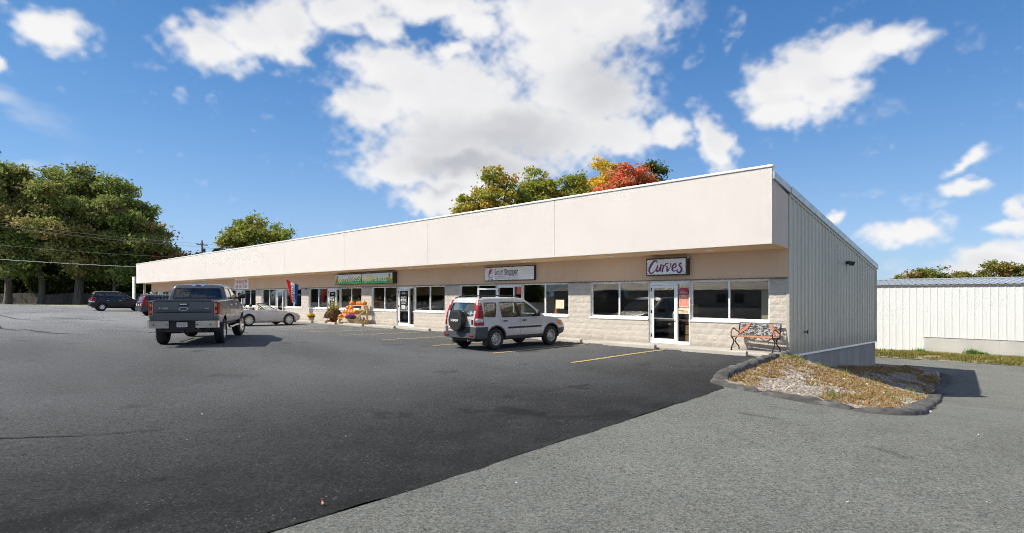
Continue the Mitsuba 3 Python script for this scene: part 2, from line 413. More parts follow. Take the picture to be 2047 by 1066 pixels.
# cracks in the lot
def ribbon(pts, w, dz):
    p = np.asarray(pts, float)
    n = max(8, int(np.linalg.norm(np.diff(p, axis=0), axis=1).sum() * 5))
    s = np.r_[0, np.cumsum(np.linalg.norm(np.diff(p, axis=0), axis=1))]
    q = np.stack([np.interp(np.linspace(0, s[-1], n), s, p[:, i]) for i in (0, 1)], -1)
    q += (rng.random((n, 2)) - .5) * .05
    t = np.gradient(q, axis=0)
    t /= np.linalg.norm(t, axis=1, keepdims=True)
    nn = np.stack([-t[:, 1], t[:, 0]], -1)
    ww = w * (.45 + .8 * rng.random(n))[:, None] * np.sin(np.linspace(.1, pi - .1, n))[:, None] ** .4
    a, b = q + nn * ww, q - nn * ww
    X, Y = np.stack([a[:, 0], b[:, 0]], 1), np.stack([a[:, 1], b[:, 1]], 1)
    return grid(X, Y, gz(X, Y) + .012 + dz)


CR = [([(-10.9, -.65), (-9.8, .75), (-9.3, 1.5), (-9.05, 2.35)], .018), ([(-36, 3.0), (-31, 3.6), (-28.5, 4.6)], .06), ([(-52, 6), (-46, 7.6), (-43, 8.8)], .08), ([(-33, 5.2), (-30, 6.3), (-27.2, 7.2), (-25.5, 7.9)], .05),
      ([(-62, 3.4), (-50, 4.1), (-47, 4.9)], .09), ([(-37, 8.4), (-33, 9.5), (-29.5, 10.1), (-26, 9.7)], .05), ([(-42, 2.6), (-37, 2.4), (-34, 2.9)], .07)]
for p, w in CR:
    k = put('pavement_crack', ribbon(p, w, .006), 'crack_dark')
    lab(k, kind='structure')

# ---------------------------------------------------------------- planting bed by the corner
EDGE = np.array([(-7.02, 17.25, .09), (-6.62, 14.8, .07), (-6.1, 12.15, .03), (-5.55, 11.62, .02), (-4.4, 11.25, -.02), (-3.6, 11.12, -.05), (-2.85, 10.95, -.05), (-2.62, 11.4, -.1), (-2.75, 12.8, -.25),
                 (-3.0, 14.4, -.42), (-3.6, 18, -.92), (-4.3, 22, -1.17), (-4.85, 26, -1.18), (-5.3, 28.1, -1.12), (-6.4, 28.7, -1.05), (-7.5, 28.5, -1.03)])
FND = np.array([(-7.33, 18.6, .02), (-7.33, 19.65, -.20), (-7.33, 21.4, -.55), (-7.33, 23.9, -.74), (-7.33, 27.5, -1.02), (-7.33, 17.4, .08)])
MID = np.array([(-6.2, 15.0, .05), (-5.2, 13.2, .0), (-4.4, 12.5, -.07), (-6.79, 18.24, -.07), (-6.29, 18.9, -.31), (-5.9, 19.4, -.49), (-5.53, 19.9, -.68), (-4.97, 20.6, -.93), (-4.5, 21.2, -1.10)])
from scipy.interpolate import RBFInterpolator, CubicSpline
_c = np.vstack([EDGE, FND, MID])
_rbf = RBFInterpolator(_c[:, :2], _c[:, 2], kernel='thin_plate_spline', smoothing=.01)


def bed_z(x, y):
    P = np.stack([np.ravel(x), np.ravel(y)], -1)
    q = np.c_[P, np.zeros(len(P))]
    return (_rbf(P) + .07 * (meshkit.fbm(q * 1.1, 4, seed=3) - .5) + .035 * (meshkit.fbm(q * 6, 3, seed=9) - .5)).reshape(np.shape(x))


BED = Polygon([tuple(e[:2]) for e in EDGE] + [(-7.6, 27.5), (-7.6, 17.4)])
gx, gy = np.meshgrid(np.arange(-7.6, -2.4, .12), np.arange(10.8, 28.9, .12))
from shapely import contains_xy
from scipy.spatial import Delaunay
inn = contains_xy(BED, gx, gy)
bpts = np.array([BED.exterior.interpolate(s).coords[0] for s in np.arange(0, BED.length, .12)])
P2 = np.vstack([np.c_[gx[inn], gy[inn]], bpts])
D = Delaunay(P2)
cen = P2[D.simplices].mean(1)
fa = D.simplices[contains_xy(BED, cen[:, 0], cen[:, 1])]
bed = trimesh.Trimesh(np.c_[P2, bed_z(P2[:, 0], P2[:, 1])], fa, process=False)
if bed.face_normals[:, 2].mean() < 0:
    bed.invert()
k = put('planting_bed', bed, 'earth', smooth=True)
lab(k, kind='structure')


def berm(pts, w=.17, h=.13, seed=0):
    p = np.asarray(pts, float)
    s = np.r_[0, np.cumsum(np.linalg.norm(np.diff(p, axis=0), axis=1))]
    sp = CubicSpline(s, p)
    n = int(s[-1] / .045)
    q = sp(np.linspace(0, s[-1], n))
    t = np.gradient(q, axis=0)
    t /= np.linalg.norm(t, axis=1, keepdims=True)
    nn = np.stack([-t[:, 1], t[:, 0]], -1)
    prof = np.array([(-1.25, -.8), (-1.05, .1), (-.92, .62), (-.70, .93), (0, 1.0), (.70, .93), (.92, .62), (1.05, .1), (1.25, -.8)])
    m = len(prof)
    X = q[:, None, 0] + nn[:, None, 0] * prof[None, :, 0] * w
    Y = q[:, None, 1] + nn[:, None, 1] * prof[None, :, 0] * w
    qq = np.stack([X, Y, 0 * X], -1)
    end = np.minimum(1, np.minimum(np.arange(n), np.arange(n)[::-1]) / 4.)[:, None] ** .5
    Z = gz(q[:, 0], q[:, 1])[:, None] + prof[None, :, 1] * h * end * (1 + .3 * (meshkit.fbm(qq * 2.2, 3, seed=seed) - .5)) + .085 * (meshkit.fbm(qq * 9, 4, seed=seed + 5) - .5)
    X += .06 * (meshkit.fbm(qq * 6, 4, seed=seed + 2) - .5) * (np.abs(prof[None, :, 0]) < 1.2)
    Y += .06 * (meshkit.fbm(qq * 6, 4, seed=seed + 3) - .5) * (np.abs(prof[None, :, 0]) < 1.2)
    return grid(X, Y, Z)


e = EDGE[:, :2]
for pts, h, w in [([(-7.08, 17.2), (-6.86, 16), (-6.68, 14.8), (-6.4, 13.2), (-6.2, 12.2)], .19, .17), ([(-6.2, 12.12), (-5.95, 11.75), (-5.55, 11.55), (-5.0, 11.38)], .06, .14), ([(-4.93, 11.36), (-4.4, 11.18), (-3.6, 11.05), (-3.25, 10.98)], .07, .15),
                  ([(-3.2, 10.97), (-2.85, 10.95), (-2.6, 11.25), (-2.62, 12.2), (-2.78, 13.4), (-2.98, 14.5)], .08, .17), ([(-3.0, 14.6), (-3.25, 16), (-3.6, 18.2), (-4.25, 22), (-4.82, 26), (-5.3, 28.1), (-6.2, 28.6), (-7.3, 28.5)], .07, .17)]:
    k = put('asphalt_kerb', berm(pts, w, h, int(h * 100)), 'berm_asphalt', smooth=35)
    lab(k, kind='structure')

# gravel and dry grass on the bed
def scatter(n, poly, dens):
    out = []
    x0, y0, x1, y1 = poly.bounds
    while sum(map(len, out)) < n:
        p = rng.random((n * 2, 2)) * [x1 - x0, y1 - y0] + [x0, y0]
        p = p[contains_xy(poly, p[:, 0], p[:, 1])]
        p = p[rng.random(len(p)) < dens(p)]
        out.append(p)
    return np.vstack(out)[:n]


def gmask(p):
    q = np.c_[p[:, 0] + .25 * (p[:, 1] - 12), p[:, 1] * .45, 0 * p[:, 0]]
    return meshkit.fbm(q * 1.25, 3, seed=14)


ico = trimesh.creation.icosahedron()


def stones(P, zf, r0, r1):
    n = len(P)
    v0 = ico.vertices * np.array([1, 1, .7])
    r = r0 + (r1 - r0) * rng.random(n) ** 2.2
    an = rng.random(n) * 2 * pi
    c, s = np.cos(an), np.sin(an)
    st = .65 + .7 * rng.random((n, 3))
    v = v0[None] * st[:, None, :] * (1 + .25 * (rng.random((n, 12, 1)) - .5)) * r[:, None, None]
    x = v[..., 0] * c[:, None] - v[..., 1] * s[:, None] + P[:, None, 0]
    y = v[..., 0] * s[:, None] + v[..., 1] * c[:, None] + P[:, None, 1]
    z = v[..., 2] + (zf + r * .2)[:, None]
    f = ico.faces[None] + 12 * np.arange(n)[:, None, None]
    base = np.array([(.32, .29, .26), (.23, .21, .195), (.42, .38, .34), (.30, .245, .20)])[rng.integers(0, 4, n)] * (.75 + .4 * rng.random((n, 1)))
    return trimesh.Trimesh(np.stack([x, y, z], -1).reshape(-1, 3), f.reshape(-1, 3), process=False), np.repeat(base, 12, 0)


VC = {'type': 'mesh_attribute', 'name': 'vertex_color'}
B('stone_vc', {'type': 'diffuse', 'reflectance': VC})
B('grass_vc', {'type': 'principledthin', 'base_color': VC, 'roughness': .8, 'diff_trans': .5, 'spec_trans': 0.}, False)
bi = BED.buffer(-.12)
G = scatter(24000, bi, lambda p: .05 + .95 * ss(.45, .56, gmask(p)))
m_, c_ = stones(G, bed_z(G[:, 0], G[:, 1]), .012, .042)
k = put('gravel', m_, 'stone_vc', color=c_)
lab(k, 'grey and tan gravel spread over the planting bed by the metal wall', 'gravel', kind='stuff')


def blades(P, zf, h0, h1, cols, w=.010, lean=.8):
    n = len(P)
    an, hh = rng.random(n) * 2 * pi, h0 + (h1 - h0) * rng.random(n)
    d = np.stack([np.cos(an), np.sin(an)], -1)
    ln = lean * hh * rng.random(n)
    pe = np.stack([-d[:, 1], d[:, 0]], -1) * (w * (.6 + .8 * rng.random(n)))[:, None]
    b = np.c_[P, zf - .01]
    up = lambda f: np.stack([b[:, 0] + d[:, 0] * ln * f * f, b[:, 1] + d[:, 1] * ln * f * f, b[:, 2] + hh * f * (1 - .25 * f * ln / np.maximum(hh, 1e-6))], -1)
    e3 = np.c_[pe, 0 * hh]
    v = np.stack([b - e3, b + e3, up(.55) - e3 * .7, up(.55) + e3 * .7, up(1.)], 1)
    f = np.array([[0, 1, 3], [0, 3, 2], [2, 3, 4]])[None] + 5 * np.arange(n)[:, None, None]
    col = np.array(cols)[rng.integers(0, len(cols), n)] * (.7 + .6 * rng.random((n, 1)))
    return trimesh.Trimesh(v.reshape(-1, 3), f.reshape(-1, 3), process=False), np.repeat(col, 5, 0)


DRY = [(.40, .27, .13), (.34, .21, .10), (.44, .32, .17), (.26, .16, .08), (.38, .24, .12), (.17, .17, .05)]
tc = scatter(1700, BED.buffer(-.06), lambda p: ss(.56, .45, gmask(p)) * (.35 + .65 * ss(.42, .55, meshkit.fbm(np.c_[p, 0 * p[:, 0]] * 3, 3, seed=77))) + .02)
tp = np.repeat(tc, 22, 0) + rng.normal(0, .06, (1700 * 22, 2))
tp = tp[contains_xy(BED.buffer(.02), tp[:, 0], tp[:, 1])]
m_, c_ = blades(tp, bed_z(tp[:, 0], tp[:, 1]), .02, .10, DRY, .010, 1.8)
k = put('dry_grass', m_, 'grass_vc', color=c_)
lab(k, 'dry yellow brown grass growing in the planting bed', 'grass', kind='stuff')
sp = Polygon([(-30, 34.35), (11, 34.35), (11, 36.85), (-30, 36.85)])
tc = scatter(2600, Polygon([(-14, 34.3), (2, 34.3), (2, 36.86), (-14, 36.86)]), lambda p: .25 + .75 * ss(.35, .6, meshkit.fbm(np.c_[p, 0 * p[:, 0]] * 1.2, 3, seed=2)))
tp = np.repeat(tc, 14, 0) + rng.normal(0, .12, (2600 * 14, 2))
tp = tp[(tp[:, 1] < 36.87) & (tp[:, 1] > 34.2)]
zf = -1.25 + .12 * ss(34.25, 35.5, tp[:, 1]) + .02
m_, c_ = blades(tp, zf, .05, .2, [(.16, .20, .05), (.24, .24, .07), (.36, .27, .11), (.30, .19, .07), (.12, .16, .04)], .016, .9)
k = put('strip_grass', m_, 'grass_vc', color=c_)
lab(k, 'patchy green and tan grass along the foot of the white metal building', 'grass', kind='stuff')


def litter(P, zf, s0, s1, cols):
    n = len(P)
    an, tl = rng.random(n) * 2 * pi, (rng.random((n, 2)) - .5) * .9
    s = s0 + (s1 - s0) * rng.random(n)
    q = np.array([(-1, -.5), (1, -.5), (1, .5), (-1, .5)])[None] * s[:, None, None]
    c, si = np.cos(an)[:, None], np.sin(an)[:, None]
    x, y = q[..., 0] * c - q[..., 1] * si, q[..., 0] * si + q[..., 1] * c
    z = x * tl[:, :1] + y * tl[:, 1:] + zf[:, None] + s[:, None] * .55
    v = np.stack([x + P[:, :1], y + P[:, 1:], z], -1).reshape(-1, 3)
    f = np.array([[0, 1, 2], [0, 2, 3]])[None] + 4 * np.arange(n)[:, None, None]
    col = np.array(cols)[rng.integers(0, len(cols), n)] * (.7 + .5 * rng.random((n, 1)))
    return trimesh.Trimesh(v, f.reshape(-1, 3), process=False), np.repeat(col, 4, 0)


LP = np.vstack([scatter(420, BED, lambda p: 0 * p[:, 0] + .5), np.c_[-2.5 - .1 * rng.random(60) - .12 * np.linspace(0, 3, 60) + rng.normal(0, .12, 60), 11.2 + np.linspace(0, 3.2, 60)]])
z1 = np.r_[bed_z(LP[:420, 0], LP[:420, 1]) + .02, gz(LP[420:, 0], LP[420:, 1])]
m_, c_ = litter(LP, z1, .012, .04, [(.42, .15, .05), (.36, .22, .10), (.5, .42, .33), (.62, .58, .52), (.27, .16, .08)])
k = put('leaf_litter', m_, 'grass_vc', color=c_)
lab(k, 'fallen brown leaves and scraps lying over the planting bed and kerb', 'leaf litter', kind='stuff')
P4 = np.c_[rng.uniform(-14, 1, 150), rng.uniform(2.2, 15, 150)]
m_, c_ = litter(P4, gz(P4[:, 0], P4[:, 1]) + .012, .004, .012, [(.5, .47, .42), (.6, .58, .55), (.30, .12, .05), (.2, .15, .1)])
k = put('pavement_litter', m_, 'grass_vc', color=c_)
lab(k, 'small pebbles and leaf bits scattered over the asphalt', 'litter', kind='stuff')
P5 = np.c_[rng.uniform(-48, -7.6, 420), 17.40 - np.abs(rng.normal(0, .10, 420))]
m_, c_ = litter(P5, gz(P5[:, 0], P5[:, 1]) + .008, .008, .026, [(.30, .18, .09), (.38, .24, .10), (.22, .19, .15), (.14, .15, .06), (.45, .42, .36)])
k = put('kerb_litter', m_, 'grass_vc', color=c_)
lab(k, 'dry leaves and grit caught along the foot of the shop pavement', 'litter', kind='stuff')
gp = np.array([(-7.05, 17.7), (-6.9, 18.1), (-7.1, 18.7), (-7.2, 19.6), (-6.6, 17.9), (-6.3, 18.6), (-5.9, 19.1), (-7.2, 21), (-5.4, 19.9), (-6.85, 17.5), (-4.6, 21.0), (-4.2, 19.8), (-3.4, 14.2), (-3.9, 12.2)])
tp = np.repeat(gp, 45, 0) + rng.normal(0, .11, (len(gp) * 45, 2))
tp = tp[contains_xy(BED, tp[:, 0], tp[:, 1])]
m_, c_ = blades(tp, bed_z(tp[:, 0], tp[:, 1]), .05, .20, [(.16, .22, .05), (.22, .26, .07), (.30, .28, .09)], .011, 1.0)
k = put('green_weeds', m_, 'grass_vc', color=c_)
lab(k, 'small green tufts scattered through the dry grass of the planting bed', 'grass', kind='stuff')
for nm, (x, y), s, col, lb in [('fallen_leaf', (-4.86, 2.42), .032, (.50, .16, .08), 'curled red brown leaf on the dark asphalt in the foreground'), ('fallen_leaf', (-1.96, 3.02), .03, (.62, .30, .22), 'pinkish leaf on the grey driveway at the bottom of the picture')]:
    n_ = 9
    u_ = np.linspace(-1, 1, n_)
    X = np.stack([x + s * u_ * .75, x + s * u_ * .75 + .012 * (1 - u_ ** 2) + .002], 1)
    Y = np.stack([y + s * .4 * u_ ** 2, y + s * .4 * u_ ** 2 + .02 * (1 - u_ ** 2)], 1)
    Z = gz(X, Y) + .022 + .018 * u_[:, None] ** 2 + np.array([0, .012])
    k = put(nm, grid(X, Y, Z), pr('leaf_' + str(len(USED)), col, .7))
    lab(k, lb, 'leaf')

# ---------------------------------------------------------------- shop building
YW, YF, XE, XL, Z0 = 18.74, 17.55, -7.32, -82.2, .12
BP = 8.2
SB = 'shop_building'
lab(SB, 'long beige single storey row of shops with deep stucco fascia', 'shop building')
WR, SLT, DR, WL = (.56, 3.27, 1.90), (3.30, 3.84), (3.84, 4.90), (4.94, 7.60, 6.27)
NB = 9
bays = [-7.35 - BP * i for i in range(NB)]
ops = []
for b in bays:
    ops += [sbox(b - WR[1], .945, b - WR[0], 2.352), sbox(b - 4.92, -.5, b - 3.285, 2.352), sbox(max(b - WL[1], -80.2), .945, b - WL[0], 2.352)]
wallp = sbox(-80.36, -.35, -7.345, 2.352).difference(unary_union(ops))
FW = SB + '__front_wall'
put(FW, prism_y(wallp, YW + .006, YW + .20), 'mortar')
# blocks
def block(x0, x1, z0, z1):
    nx = max(3, int((x1 - x0) / .08) + 1)
    nz = 4
    X, Z = np.meshgrid(np.linspace(x0, x1, nx), np.linspace(z0, z1, nz), indexing='ij')
    e = np.minimum(1, np.minimum(np.arange(nx), np.arange(nx)[::-1])[:, None]) * np.minimum(1, np.minimum(np.arange(nz), np.arange(nz)[::-1])[None])
    Y = YW + .002 - e * (.004 + .009 * rng.random((nx, nz)))
    g = grid(X, Z, Y)
    v = g.vertices[:, [0, 2, 1]]
    ring = [(x0, z0), (x1, z0), (x1, z1), (x0, z1)]
    sv, sf = [], []
    for a in range(4):
        (xa, za), (xb, zb) = ring[a], ring[(a + 1) % 4]
        i = len(sv)
        sv += [(xa, YW + .002, za), (xb, YW + .002, zb), (xb, YW + .03, zb), (xa, YW + .03, za)]
        sf += [(i, i + 1, i + 2), (i, i + 2, i + 3)]
    return trimesh.util.concatenate([trimesh.Trimesh(v, g.faces, process=False), trimesh.Trimesh(np.array(sv), np.array(sf), process=False)])


blk, cut = [], .4064
for i in range(11):
    z = Z0 + .2032 * i
    row = wallp.intersection(LineString([(-81, z + .1), (-7, z + .1)]))
    for g in getattr(row, 'geoms', [row]):
        xa, xb = g.bounds[0], g.bounds[2]
        o = (.2032 if i % 2 else 0) - 7.345
        e_ = np.arange(o, -82, -cut)
        e_ = np.r_[xb, [q for q in e_ if xa + .08 < q < xb - .08], xa]
        for r, l in zip(e_[:-1], e_[1:]):
            blk.append((l + .005, r - .005, z + .005, z + .198))
blk.sort(key=lambda q: -q[0])
for i, q in enumerate(blk[:298]):
    put(FW + '__block', block(*q), 'split_block')
k = put(FW + '__blockwork', [block(*q) for q in blk[298:]], 'split_block')
lab(k, kind='stuff')
# upper wall, fascia, soffit by bays
jx = [XE + .0] + [-7.32 - 8.26 * i - .04 for i in range(1, 10)]
jx = [x for x in jx if x > -80.3] + [-80.36]
put(SB + '__upper_wall', bx(-80.36, XE - .03, YW + .03, YW + .2, 2.353, 3.6), 'mortar')
for a, b in zip(jx[:-1], jx[1:]):
    put(SB + '__upper_wall__panel', bx(b + .005, a - .005, YW - .035, YW + .03, 2.392, 3.30), 'tan_stucco')
put(SB + '__flashing', bx(-80.36, XE, YW - .05, YW + .02, 2.354, 2.385), 'flashing')
jf = [XE] + [-7.5 - 8.3 * i for i in range(1, 9)] + [XL]
for a, b in zip(jf[:-1], jf[1:]):
    put(SB + '__fascia_panel', bx(b + .008, a - .008, YF, YF + .06, 3.34, 5.56), 'fascia_stucco')
    sv = np.array([(b, YF + .01, 3.336), (a, YF + .01, 3.336), (a, YW + .1, 3.246), (b, YW + .1, 3.246)])
    put(SB + '__soffit_panel', (np.vstack([sv, sv + [0, 0, .05]]), [[0, 1, 2, 3], [7, 6, 5, 4], [0, 3, 7, 4], [1, 0, 4, 5], [2, 1, 5, 6], [3, 2, 6, 7]]), 'soffit_stucco')
    for f_ in (.27, .73):
        put(SB + '__soffit_light', lathe([(0, 0), (.11, 0), (.13, .012), (.13, .03), (0, .03)], 20).translate([a + (b - a) * f_, 18.1, 3.272]), 'white_frame', smooth=30)
put(SB + '__backing', bx(XL + .02, XE - .02, YF + .062, YF + .1, 3.4, 5.5), 'mortar')
put(SB + '__coping', rbx(XL - .03, XE + .025, YF - .035, YF + .26, 5.565, 5.635, .012, 8), 'coping_white', smooth=30)
rt = lambda y: 5.42 - (y - 17.6) * (5.42 - 3.11) / 9.9
put(SB + '__fascia_return', prism_x([(YF + .06, 3.345), (YW, 3.255), (YW, rt(YW) - .27), (YF + .06, rt(YF) - .2)], XE - .05, XE - .004), 'return_stucco')
put(SB + '__roof', prism_x([(YF + .1, rt(YF + .1) - .05), (27.6, rt(27.6) - .05), (27.6, rt(27.6) - .16), (YF + .1, rt(YF + .1) - .16)], XL, XE - .01), 'roof_sheet')
put(SB + '__rake_trim', prism_x([(YF + .02, rt(YF)), (18.8, rt(18.8)), (18.8, rt(18.8) - .21), (YF + .02, rt(YF) - .21)], XE - .02, XE + .06), 'galvanised')
put(SB + '__rake_trim', prism_x([(18.8, rt(18.8) + .012), (27.62, rt(27.62) + .012), (27.62, rt(27.62) - .19), (18.8, rt(18.8) - .21)], XE - .02, XE + .075), 'galvanised')
put(SB + '__rake_moulding', prism_x([(18.75, rt(18.75) - .212), (27.55, rt(27.55) - .192), (27.55, rt(27.55) - .28), (18.75, rt(18.75) - .30)], XE - .02, XE + .04), 'trim_tan')
# ribbed metal side wall in sheets
def rib_profile(w, rib=.3048, h=.032, minor=True):
    p = []
    n = int(round(w / rib))
    for i in range(n):
        s = i * rib
        p += [(s, 0), (s + .035, h), (s + .065, h), (s + .10, 0)] + ([(s + .16, 0), (s + .17, .006), (s + .185, .006), (s + .195, 0), (s + .225, 0), (s + .235, .006), (s + .25, .006), (s + .26, 0)] if minor else [])
    return np.array(p + [(w, 0)])


side_end, y = 27.49, YW + .01
while y < side_end - .05:
    w = min(.9144, side_end - y)
    p = rib_profile(.9144)
    p = np.vstack([p[p[:, 0] < w], [w, 0]])
    yy = y + p[:, 0]
    lo = np.c_[XE + .004 + p[:, 1], yy, np.full(len(p), .02)]
    hi = np.c_[XE + .004 + p[:, 1], yy, rt(yy) - .27]
    V = np.stack([lo, hi], 1).reshape(-1, 3)
    i = np.arange(len(p) - 1) * 2
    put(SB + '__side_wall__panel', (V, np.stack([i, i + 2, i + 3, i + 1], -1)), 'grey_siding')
    y += w
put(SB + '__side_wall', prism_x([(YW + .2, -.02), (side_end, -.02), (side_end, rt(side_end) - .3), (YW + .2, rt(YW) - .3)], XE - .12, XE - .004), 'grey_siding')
put(SB + '__corner_trim', bx(XE - .06, XE + .03, YW - .03, YW + .012, -.02, 3.25), 'grey_siding')
put(SB + '__corner_trim', bx(XE - .06, XE + .045, side_end, side_end + .05, -.02, rt(side_end) - .28), 'grey_siding')
put(SB + '__back_wall', bx(XL + 2, XE - .06, side_end - .1, side_end, -1.5, 3.0), 'grey_siding')
put(SB + '__base_trim', bx(XE - .03, XE + .05, YW + .0, side_end + .06, -.045, .012), 'white_frame')
yy = YW
while yy < side_end - .1:
    put(SB + '__foundation_bay', bx(XE - .35, XE - .012, yy + .004, min(yy + 2.435, side_end + .03), -1.7, -.046), 'foundation')
    yy += 2.44
put(SB + '__far_end_wall', bx(-80.34, -80.2, YW + .2, side_end, -.3, 3.6), 'tan_stucco')
put(SB + '__porch_post', rbx(-81.9, -81.65, 18.2, 18.45, .2, 3.3, .02), 'trim_tan')

# windows, doors and rooms
def sub(s):
    return SB + '__' + s


def window(xr, xl, xm, zb=.945):
    k = uniq(sub('window'))
    fr = sbox(xl + .004, zb + .085, xr - .004, 2.35).difference(unary_union([sbox(xl + .055, zb + .135, xm - .027, 2.30), sbox(xm + .027, zb + .135, xr - .055, 2.30)]))
    USED.discard(k)
    put(k, prism_y(fr, YW + .075, YW + .15), 'white_frame')
    for a, b in ((xl + .05, xm - .022), (xm + .022, xr - .05)):
        put(k + '__pane', (np.array([(a, YW + .11, zb + .13), (b, YW + .11, zb + .13), (b, YW + .11, 2.305), (a, YW + .11, 2.305)]), [[0, 1, 2, 3]]), 'pane_glass')
    put(k + '__sill', prism_x([(YW - .035, zb + .004), (YW - .035, zb + .05), (YW + .09, zb + .083), (YW + .16, zb + .083), (YW + .16, zb + .004)], xl - .03, xr + .0).translate([0, 0, 0]), 'white_frame')
    return k


def leaf(key, w, base=.14, top=2.19, side=1):
    """A door leaf from the hinge at x = 0 to x = w, in the plane y = 0."""
    pn = sbox(.085, base + .16, w - .085, top - .09)
    return (prism_y(sbox(0, base, w, top).difference(pn), 0, .045),
            (np.array([(.08, .022, base + .155), (w - .08, .022, base + .155), (w - .08, .022, top - .085), (.08, .022, top - .085)]), [[0, 1, 2, 3]]),
            trimesh.util.concatenate([tube(curve([(w - .045, 0, 1.0), (w - .045, -.075, 1.02), (w - .07, -.085, 1.13), (w - .045, -.075, 1.26), (w - .045, 0, 1.28)], 16), .012)]),
            bx(.085, w - .085, -.012, .02, 1.0, 1.035))


for bi_, b in enumerate(bays):
    for xr, xl, xm in ((b - WR[0], b - WR[1], b - WR[2]), (b - WL[0], max(b - WL[1], -80.2), b - WL[2])):
        window(xr, xl, xm)
    k = uniq(sub('entrance'))
    USED.discard(k)
    d0, d1, s0, s1 = b - DR[1], b - DR[0], b - SLT[1], b - SLT[0]
    zb_ = float(gz(b - 4, 17.4)) + .04 if bi_ else .125
    zb_ = max(.125, zb_)
    fr = sbox(d0 - .018, zb_, s1 + .012, 2.35).difference(unary_union([sbox(d0 + .05, -1, d1 - .012, 2.20), sbox(s0 + .045, zb_ + .11, s1 - .045, 2.24)]))
    put(k, prism_y(fr, YW + .06, YW + .16), 'white_frame')
    put(k + '__sidelight_pane', (np.array([(s0 + .04, YW + .11, zb_ + .1), (s1 - .04, YW + .11, zb_ + .1), (s1 - .04, YW + .11, 2.245), (s0 + .04, YW + .11, 2.245)]), [[0, 1, 2, 3]]), 'pane_glass')
    put(k + '__threshold', bx(d0 - .01, s1, YW - .01, YW + .2, zb_ - .1, zb_ + .012), 'galvanised')
    wd = d1 - d0 - .062
    pose = mat(d0 + .05, YW + .085, 0, rz=-148 if bi_ == 1 else 0)
    pr_, pa_, hd_, br_ = leaf(k, wd, zb_ + .015)
    put(k + '__door', pr_, 'white_frame', pose)
    put(k + '__door__pane', pa_, 'pane_glass', pose)
    put(k + '__door__handle', hd_, 'white_frame', pose, smooth=40)
    put(k + '__door__push_bar', br_, 'galvanised', pose)
    if bi_ < 4:
        for hz in (.35, 1.2, 2.0):
            put(k + '__door__hinge', bx(-.02, .012, -.03, -.002, hz, hz + .11), 'dark_metal', pose)
        put(k + '__lock', lathe([(0, 0), (.022, 0), (.022, .02), (0, .02)], 14).rotate([90, 0, 0]).translate([d1 - .05, YW + .062, .93]), 'dark_metal')
    # the room behind
    put(sub('partition'), bx(b - BP + .02, b - BP + .14, YW + .205, 25, -.2, 3.2), 'inside_wall')
    if bi_ in (2, 3):
        put(sub('valance'), bx(b - BP + .16, b - .02, YW + 1.2, YW + 1.3, 1.86, 3.0), 'inside_valance')
put(sub('room_wall'), bx(-80.2, XE - .15, 25, 25.1, -.3, 3.2), 'inside_wall')
put(sub('room_floor'), bx(-80.2, XE - .15, YW + .21, 25, -.3, .1), 'inside_floor')
put(sub('room_ceiling'), bx(-80.2, XE - .15, YW + .21, 25, 3.1, 3.2), 'inside_wall')

# pavement in front, slab by slab
lab('pavement', kind='structure')
x = XE - .005
while x > -81.5:
    w = 1.52
    zt = max(.12, float(gz(x - w / 2, 17.4)) + .038)
    put('pavement__slab', rbx(x - w + .004, x - .004, 17.43, YW + .02, zt - .35, zt, .012, 6), 'walk_concrete')
    x -= w

# ---------------------------------------------------------------- vehicles
def chaikin(p, it=2):
    p = np.asarray(p, float)
    for _ in range(it):
        q, r = p[:-1] * .75 + p[1:] * .25, p[:-1] * .25 + p[1:] * .75
        p = np.vstack([p[:1], np.stack([q, r], 1).reshape(-1, 2), p[-1:]])
    return p


def loft(rings):
    R = np.asarray(rings, float)
    n, m = R.shape[:2]
    v = np.vstack([R.reshape(-1, 3), R[0].mean(0), R[-1].mean(0)])
    i, j = np.meshgrid(np.arange(n - 1), np.arange(m), indexing='ij')
    j2 = (j + 1) % m
    q = np.stack([i * m + j, i * m + j2, (i + 1) * m + j2, (i + 1) * m + j], -1).reshape(-1, 4)
    f = np.vstack([q[:, [0, 1, 2]], q[:, [0, 2, 3]]])
    k = np.arange(m)
    k2 = (k + 1) % m
    f = np.vstack([f, np.stack([k * 0 + n * m, k2, k], -1), np.stack([k * 0 + n * m + 1, (n - 1) * m + k, (n - 1) * m + k2], -1)])
    t = trimesh.Trimesh(v, f, process=False)
    if t.volume < 0:
        f = f[:, ::-1]
    return Manifold(Mesh(vert_properties=v.astype(np.float32), tri_verts=np.ascontiguousarray(f).astype(np.uint32)))


def hull_body(st, ins=0., crown=.03, nx=40):
    """The lower body, lofted along x: rows of (x, half width, bottom, top, width of the top, height of the widest line)."""
    st = np.asarray(st, float)
    xs = np.unique(np.r_[np.linspace(st[0, 0], st[-1, 0], nx), st[:, 0]])
    P = [PchipInterpolator(st[:, 0], st[:, c])(xs) for c in range(1, 6)]
    x0, x1 = xs[0], xs[-1]
    rings = []
    for i, x in enumerate(xs):
        w, zb, zt, tw, zs = (p[i] for p in P)
        w, zb, zt = w - ins, zb + ins, zt - ins
        h = zt - zb
        hp = chaikin([(0, zb), (w * .80, zb), (w * .955, zb + .03 * h), (w * .985, zb + .22 * h), (w, zb + zs * h), (w * (.25 + .75 * tw), zb + .84 * h), (w * tw, zt - .02), (w * tw - .07, zt + .004), (w * .4, zt + crown * .8), (0, zt + crown)])
        xx = x0 + ins + (x - x0) * (x1 - x0 - 2 * ins) / (x1 - x0)
        ring = np.vstack([hp, np.c_[-hp[-2:0:-1, 0], hp[-2:0:-1, 1]]])
        rings.append(np.c_[np.full(len(ring), xx), ring])
    return loft(rings)


